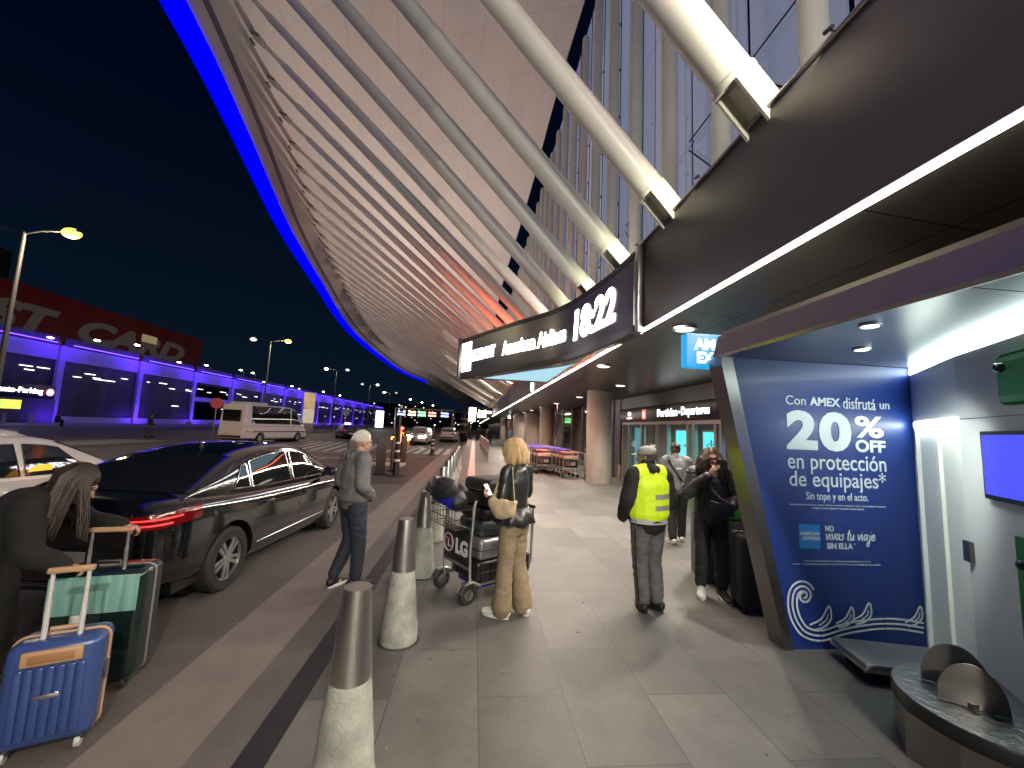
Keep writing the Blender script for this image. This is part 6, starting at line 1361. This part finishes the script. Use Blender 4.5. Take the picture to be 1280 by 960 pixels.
# ------------------------------------------------------------------ red billboard and buildings behind
bl_ = thing('billboard', 'huge dim red billboard with slanted white letters ASSIST CARD above the garage', 'billboard', (-80, 0, 0))
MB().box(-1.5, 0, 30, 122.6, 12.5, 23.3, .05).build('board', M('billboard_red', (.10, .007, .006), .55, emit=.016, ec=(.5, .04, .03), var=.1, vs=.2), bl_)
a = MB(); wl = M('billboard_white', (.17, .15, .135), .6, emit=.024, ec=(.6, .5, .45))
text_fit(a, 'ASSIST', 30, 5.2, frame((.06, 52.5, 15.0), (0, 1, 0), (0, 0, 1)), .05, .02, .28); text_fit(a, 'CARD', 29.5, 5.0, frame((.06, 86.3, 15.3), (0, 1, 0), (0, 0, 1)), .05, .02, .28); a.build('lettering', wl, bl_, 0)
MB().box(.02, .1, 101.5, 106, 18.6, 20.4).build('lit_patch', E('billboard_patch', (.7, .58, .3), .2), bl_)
a = MB()
for y in (32, 54, 76, 98, 119): a.box(-1.2, -.4, y-.4, y+.4, 0, 12.5)
a.build('support', mt['steel_dark'], bl_, 0)
tb = thing('office_block', 'dark tower behind the red billboard with a few lit windows', 'building', (-95, 78, 0)); MB().box(-14, 0, -40, 9, 0, 33).build('wall', M('tower_wall', (.02, .02, .022), .7), tb, 0)
twm = E('tower_window', (.75, 1, .8), 1.6)
for y, z, w_ in ((-.5, 31.8, 3.6), (3.5, 30.6, 1.2), (1.5, 27.8, 2.2), (6.5, 28.0, .7), (2.6, 31.4, .6), (-8, 30, 3), (-9, 26, 1.5)): MB().box(.0, .06, y, y+w_, z, z+.8).build('window', twm, tb, 0)
for i, (x, y, sx, sy, h, lab) in enumerate([(-120, 200, 40, 50, 14, 'low dark building beyond the end of the garage'), (-60, 330, 60, 20, 17, 'dark hotel block with scattered lit windows at the far end of the road'), (20, 380, 90, 20, 13, 'low far building with many coloured lights behind the gantry'), (-20, 300, 46, 8, 11, 'far overpass building behind the lane gantry')]):
    t = thing('distant_building', lab, 'building', (x, y, 0)); MB().box(-sx/2, sx/2, -sy/2, sy/2, 0, h).build('wall', M('far_wall_%d' % i, (.05, .05, .055), .7), t, 0)
    rn = random.Random(i); a = MB()
    wm_ = E('far_window_%d' % i, [(1, .9, .7), (1, .85, .6), (.6, 1, .8), (.9, .9, 1)][i], 3.2)
    for k in range(34):
        wx = rn.uniform(-sx/2, sx/2); wz = rn.uniform(.8, h-.8); s_ = rn.uniform(.15, .5); MB().box(wx, wx+s_*1.5, -sy/2-.1, -sy/2, wz, wz+s_).build('window', wm_, t, 0)
# ------------------------------------------------------------------ street lamps
pole_m = M('lamp_pole', (.12, .12, .125), .5, .3)
def street_lamp(loc, h, arms, lab, colr, es, power, two=True):
    t = thing('street_lamp', lab, 'street lamp', loc, 0, 'tall street lamps along the road')
    MB().lathe([(.16, 0), (.16, .5), (.12, .52), (.075, h)], 12).build('pole', pole_m, t)
    for s_, on in arms:
        m = MB(); m.path([(0, 0, h-.1), (s_*.7, 0, h+.1), (s_*1.7, 0, h+.18)], .045, 8); m.build('arm', pole_m, t)
        m = MB(); m.box(s_*2.0-.38, s_*2.0+.38, -.16, .16, h+.14, h+.26, .05); hd = m.build('lamp_head', pole_m, t)
        m = MB(); m.ellipsoid((s_*2.0, 0, h+.10), (.40, .28, .24), 12); m.build('lens', E('lamp_lens', colr if on else (.8, .8, .7), es if on else .8), hd)
        if on and power: point('street_light', (loc[0]+s_*2.0, loc[1], h-.25), power, (1, .82, .5), .25)
    return t
yel = (1., .56, .05); wrm = (1., .86, .5)
street_lamp((-21.5, 20, 0), 10.0, [(1, 1), (-1, 0)], 'nearest tall street lamp with a blazing yellow head, at the left edge', yel, 4, 900)
street_lamp((-25, 50, 0), 11.0, [(1, 1), (-1, 0)], 'second street lamp, glowing yellow behind the white van', yel, 4, 900)
street_lamp((-27.2, 80, 0), 11.6, [(-1, 1), (1, 0)], 'third street lamp, pale head on its left arm', wrm, 6, 500)
street_lamp((-28.5, 110, 0), 11.7, [(1, 1), (-1, 0)], 'fourth street lamp, warm head on its right arm', wrm, 6, 500)
street_lamp((-29.3, 140, 0), 12.0, [(-1, 1), (1, 0)], 'fifth street lamp toward the far gantry', wrm, 25, 800)
street_lamp((-29.5, 172, 0), 12.0, [(1, 1)], 'sixth street lamp toward the far gantry', wrm, 35, 0)
street_lamp((-29, 205, 0), 12.6, [(1, 1)], 'seventh street lamp toward the far gantry', wrm, 40, 0)
street_lamp((-27, 240, 0), 13, [(1, 1)], 'eighth and farthest street lamp toward the gantry', wrm, 40, 0)
for i, (y, h) in enumerate([(56.1, 10.9), (62.4, 11.9), (69.2, 12.6), (78.7, 11.3), (86.2, 11.9), (98.2, 12.6), (103.3, 12.6), (108.9, 11.0), (124.9, 11.5), (130, 11.2), (150, 12), (168, 12)]):
    t = thing('rooftop_lamp', '%s small white lamp on the garage roof, counting from the left' % (ords+['eleventh', 'twelfth'])[i], 'lamp', (-55, y, 8.9), 0, 'small lamps on the garage roof')
    m = MB(); m.path([(0, 1.2, 0), (0, 1.2, h-9.2), (0, .9, h-8.95), (0, 0, h-8.9)], .06, 6); m.build('pole', pole_m, t)
    MB().ellipsoid((0, -.1, h-8.95), (.28, .42, .14), 10).build('lens', E('roof_lamp_lens', (1, .93, .7), 16), t)
# ------------------------------------------------------------------ far street things
g = thing('lane_gantry', 'lane gantry over the road with coloured lane names on a dark board', 'gantry', (-13.4, 108, 0))
MB().box(-7.6, -7.3, -.15, .15, 0, 5.6).build('post', mt['steel_dark'], g); MB().box(7.3, 7.6, -.15, .15, 0, 5.6).build('post', mt['steel_dark'], g); MB().box(-7.6, 7.6, -.2, .2, 5.6, 5.9).build('beam', mt['steel_dark'], g)
MB().box(-7.2, 7.2, -.1, .1, 3.6, 5.5).build('board', mt['black'], g)
for x0, s_, c_ in ((-6.9, 'A - B', (.3, .4, 1)), (-4.2, 'Taxis', (1, .7, .3)), (-1.6, 'Remis', (.2, 1, .3)), (1.1, 'Arribos', (1, .25, .2)), (4.4, 'Partidas', (.25, .3, 1))):
    m = MB(); text_fit(m, s_, 2.0, .6, frame((x0, -.12, 4.65), (1, 0, 0), (0, 0, 1)), .03); m.box(x0, x0+2, -.13, -.11, 3.95, 4.35); m.build('lettering', E('gantry_%s' % s_[:2], c_, 3.5), g, 0)
tp = thing('poster_totem', 'tall double sided poster totem on a concrete base by the garage', 'totem', (-22.2, 56, 0)); tp.rotation_euler = (0, 0, R(18))
MB().box(-.75, .75, -.6, .6, 0, 1.2, .02).build('base', mt['concrete'], tp); MB().box(-.72, .72, -.2, .2, 1.2, 5.4, .02).build('casing', mt['alu'], tp)
m = MB(); m.box(-.66, .66, -.215, -.2, 3.35, 5.3); m.build('upper_poster', M('poster_ochre', (.5, .38, .22), .4, var=.5, vs=1.3, emit=.25, ec=(.7, .5, .3)), tp); m = MB(); m.box(-.66, .66, -.215, -.2, 1.3, 3.2); m.build('lower_poster', M('poster_pale', (.5, .5, .48), .4, var=.4, vs=1.1, emit=.3, ec=(.7, .6, .45)), tp)
lt = thing('lit_totem', 'far white lit advertising totem left of the gantry', 'totem', (-23, 100, 0)); MB().box(-.9, .9, -.2, .2, .6, 4.6, .03).build('panel', E('totem_light', (.75, .85, 1), 2.2), lt); MB().box(-.5, .5, -.15, .15, 0, .6).build('base', mt['steel_dark'], lt)
# delineator post
dp = thing('delineator_post', 'black flexible traffic post with white reflective bands on a round foot', 'traffic post', (-2.62, 14.4, 0))
MB().lathe([(.34, 0), (.34, .02), (.15, .05)], 28).build('foot', mt['rubber'], dp); MB().lathe([(.13, .04), (.11, .35), (.09, .8), (.075, 1.35), (.06, 2.1), (.0, 2.12)], 18, cap=False).build('tube', mt['black'], dp)
m = MB()
for z, r_ in ((.5, .106), (.82, .091), (1.1, .085)): m.lathe([(r_+.003, z), (r_+.002, z+.075)], 18, cap=False)
m.build('reflective_band', M('reflective_white', (.75, .75, .75), .35), dp)
t2 = copy_tree(dp); t2.location = (-2.45, 24.8, 0); t2['label'] = 'far black traffic post beside the crosswalk'; t2.scale = (1, 1, .8)
# dark traffic panels
pm = M('barrier_brown', (.05, .035, .03), .5, var=.2, vs=4)
def panel(loc, rz, lab):
    t = thing('barrier_panel', lab, 'barrier', loc, rz, 'dark upright barrier panels on the traffic island'); MB().box(-.17, .17, -.03, .03, .06, 1.28, .015).build('panel', pm, t)
    MB().box(-.2, .2, -.12, .12, 0, .06, .01).build('foot', mt['black'], t); return t
pl = ['nearest dark barrier panel, right behind the old man', 'barrier panel just beyond the nearest, behind the old man', 'barrier panel in the middle of the island group', 'barrier panel beside the black traffic post', 'barrier panel left of the motorcycle officer', 'farthest barrier panel, by the white headlight']
for i, (x, y, r_) in enumerate([(-3.5, 12.2, 50), (-3.85, 13.6, 60), (-3.2, 14.6, 40), (-3.0, 15.8, 70), (-4.3, 16.3, 50), (-3.1, 18.6, 60)]): panel((x, y, 0), R(r_), pl[i])
# far railing / row of low fences by the car lane
for i in range(7):
    t = thing('lane_railing', '%s low dark railing in the far row beside the white suv' % ords[i], 'railing', (-5.0+.05*i, 33+2.6*i, 0), R(90), 'low dark railings between the far lanes'); m = MB(); m.tube((-1.1, 0, 0), (-1.1, 0, 1.05), .03, n=6); m.tube((1.1, 0, 0), (1.1, 0, 1.05), .03, n=6); m.tube((-1.1, 0, 1.05), (1.1, 0, 1.05), .03, n=6); m.build('frame', mt['black'], t)
    m = MB()
    for k in range(10): m.tube((-1+k*.22, 0, .1), (-1+k*.22, 0, 1.02), .012, n=5)
    m.build('bars', mt['black'], t)
# ramp handrail on the sidewalk
t = thing('ramp_railing', 'dark steel ramp railing with vertical bars on the sidewalk behind the luggage trolley', 'railing', (.72, 0, 0)); m = MB()
for z in (.5, 1.05): m.tube((.1, 21.5, z), (-.12, 37, z), .025, n=8)
m.build('rails', mt['alu'], t)
for k in range(24): m = MB(); m.box(.09-.0091*k-.02, .09-.0091*k+.02, 21.5+k*.66, 21.53+k*.66, 0, 1.05); m.build('bar', mt['steel_dark'], t)
t = thing('info_totem', 'black upright information totem at the kerb far down the sidewalk', 'totem', (-1.15, 46, 0)); MB().box(-.42, .42, -.2, .2, 0, 3.4, .03).build('casing', mt['black_gloss'], t); m = MB(); m.box(-.36, .36, -.215, -.2, 1.9, 2.1); m.box(-.36, .36, -.215, -.2, 2.5, 2.7); m.box(-.36, .36, -.215, -.2, 1.1, 1.18); m.build('screen', M('totem_stripe', (.25, .16, .14), .4), t)
pr = M('planter_concrete', (.3, .29, .3), .7, var=.1, vs=3)
for i in range(16):
    o = tag(MB().lathe([(.0, 0), (.26, 0), (.3, .05), (.3, .5), (.22, .62), (0, .66)], 16, cap=False).build('concrete_block', pr), 'squat round concrete block in the row along the garage pavement', 'bollard', 'round concrete blocks by the garage'); o.location = (-39.6+.3*i, 60+4.2*i, .12)
for i, (x, y) in enumerate([(-45, 42.9), (-45, 45.3), (-45, 47.8)]):
    o = tag(MB().lathe([(.0, 0), (.19, 0), (.1, 1.0), (0, 1.02)], 16, cap=False).build('bollard', pr), '%s pale bollard in front of the garage shop, above the white cars' % ['left', 'middle', 'right'][i], 'bollard', 'pale bollards by the garage shop'); o.location = (x, y, .13)
# ------------------------------------------------------------------ light that the place gives off
warm = (1., .88, .70)
for k in range(-1, 11):                                   # uplights behind the parapet wash the canopy
    y = -6+8.2*k
    t = thing('uplight', 'floodlight behind the fascia parapet aimed up at the canopy', 'floodlight', (3.25, y, 4.36), 0, 'uplights behind the parapet')
    m = MB(); m.box(-.14, .14, -.2, .2, 0, .16, .02); m.build('housing', mt['black'], t)
    if y < 95:
        area('uplight_beam', (3.15, y, 4.62), (.5, 1.2), 115 if y < 22 else (300 if y < 32 else 620), (1., .80, .66), (-.62, 0, 1), spread=2.7)
        area('uplight_wall', (3.5, y+4, 4.62), (.3, .6), 26, (1., .93, .74), (.1, 0, 1), spread=2.9)
for k in range(7):                                        # small lamps added on the coping to brighten the strut feet
    y = 3.25+1.745*k
    t = thing('strut_fill_lamp', 'added tiny black spotlight on the coping aimed at the foot of a canopy strut', 'floodlight', (2.42, y-.85, 4.80), 0, 'added strut foot lamps')
    m = MB(); m.tube((0, -.03, 0), (0, .04, .015), .016, n=10); m.build('housing', mt['black'], t); m = MB(); m.tube((0, 0, 0), (.06, 0, .0), .008, n=6); m.build('arm', mt['black'], t)
    area('strut_fill_beam', (2.41, y-.80, 4.815), (.04, .04), 3.2, (1., .93, .62), (.02, 1, .32), spread=1.9)
for y in (-3.5, -8.5):                                   # unseen floodlights added behind the viewer as fill, aimed along the kerb
    t = thing('floodlight', 'added fill floodlight behind the viewer aimed at the kerb', 'floodlight', (1.2, y, 4.75), 0, 'added fill floodlights')
    MB().box(-.3, .3, -.16, .04, -.22, .22, .02).build('housing', mt['black'], t); MB().box(.2, 1.3, -.1, -.04, -.16, -.1).build('arm', mt['steel_dark'], t)
    area('fill_beam', (1.2, y+.09, 4.75), (.18, .14), 200, (1, .92, .80), (-.02, 1, -.36), spread=3.0)
# warm fascia strip as a linear lamp
area('light_line_glow', (2.53, 14, 3.388), (.03, 48), 900, (1, .84, .68), (-.35, 0, -1))
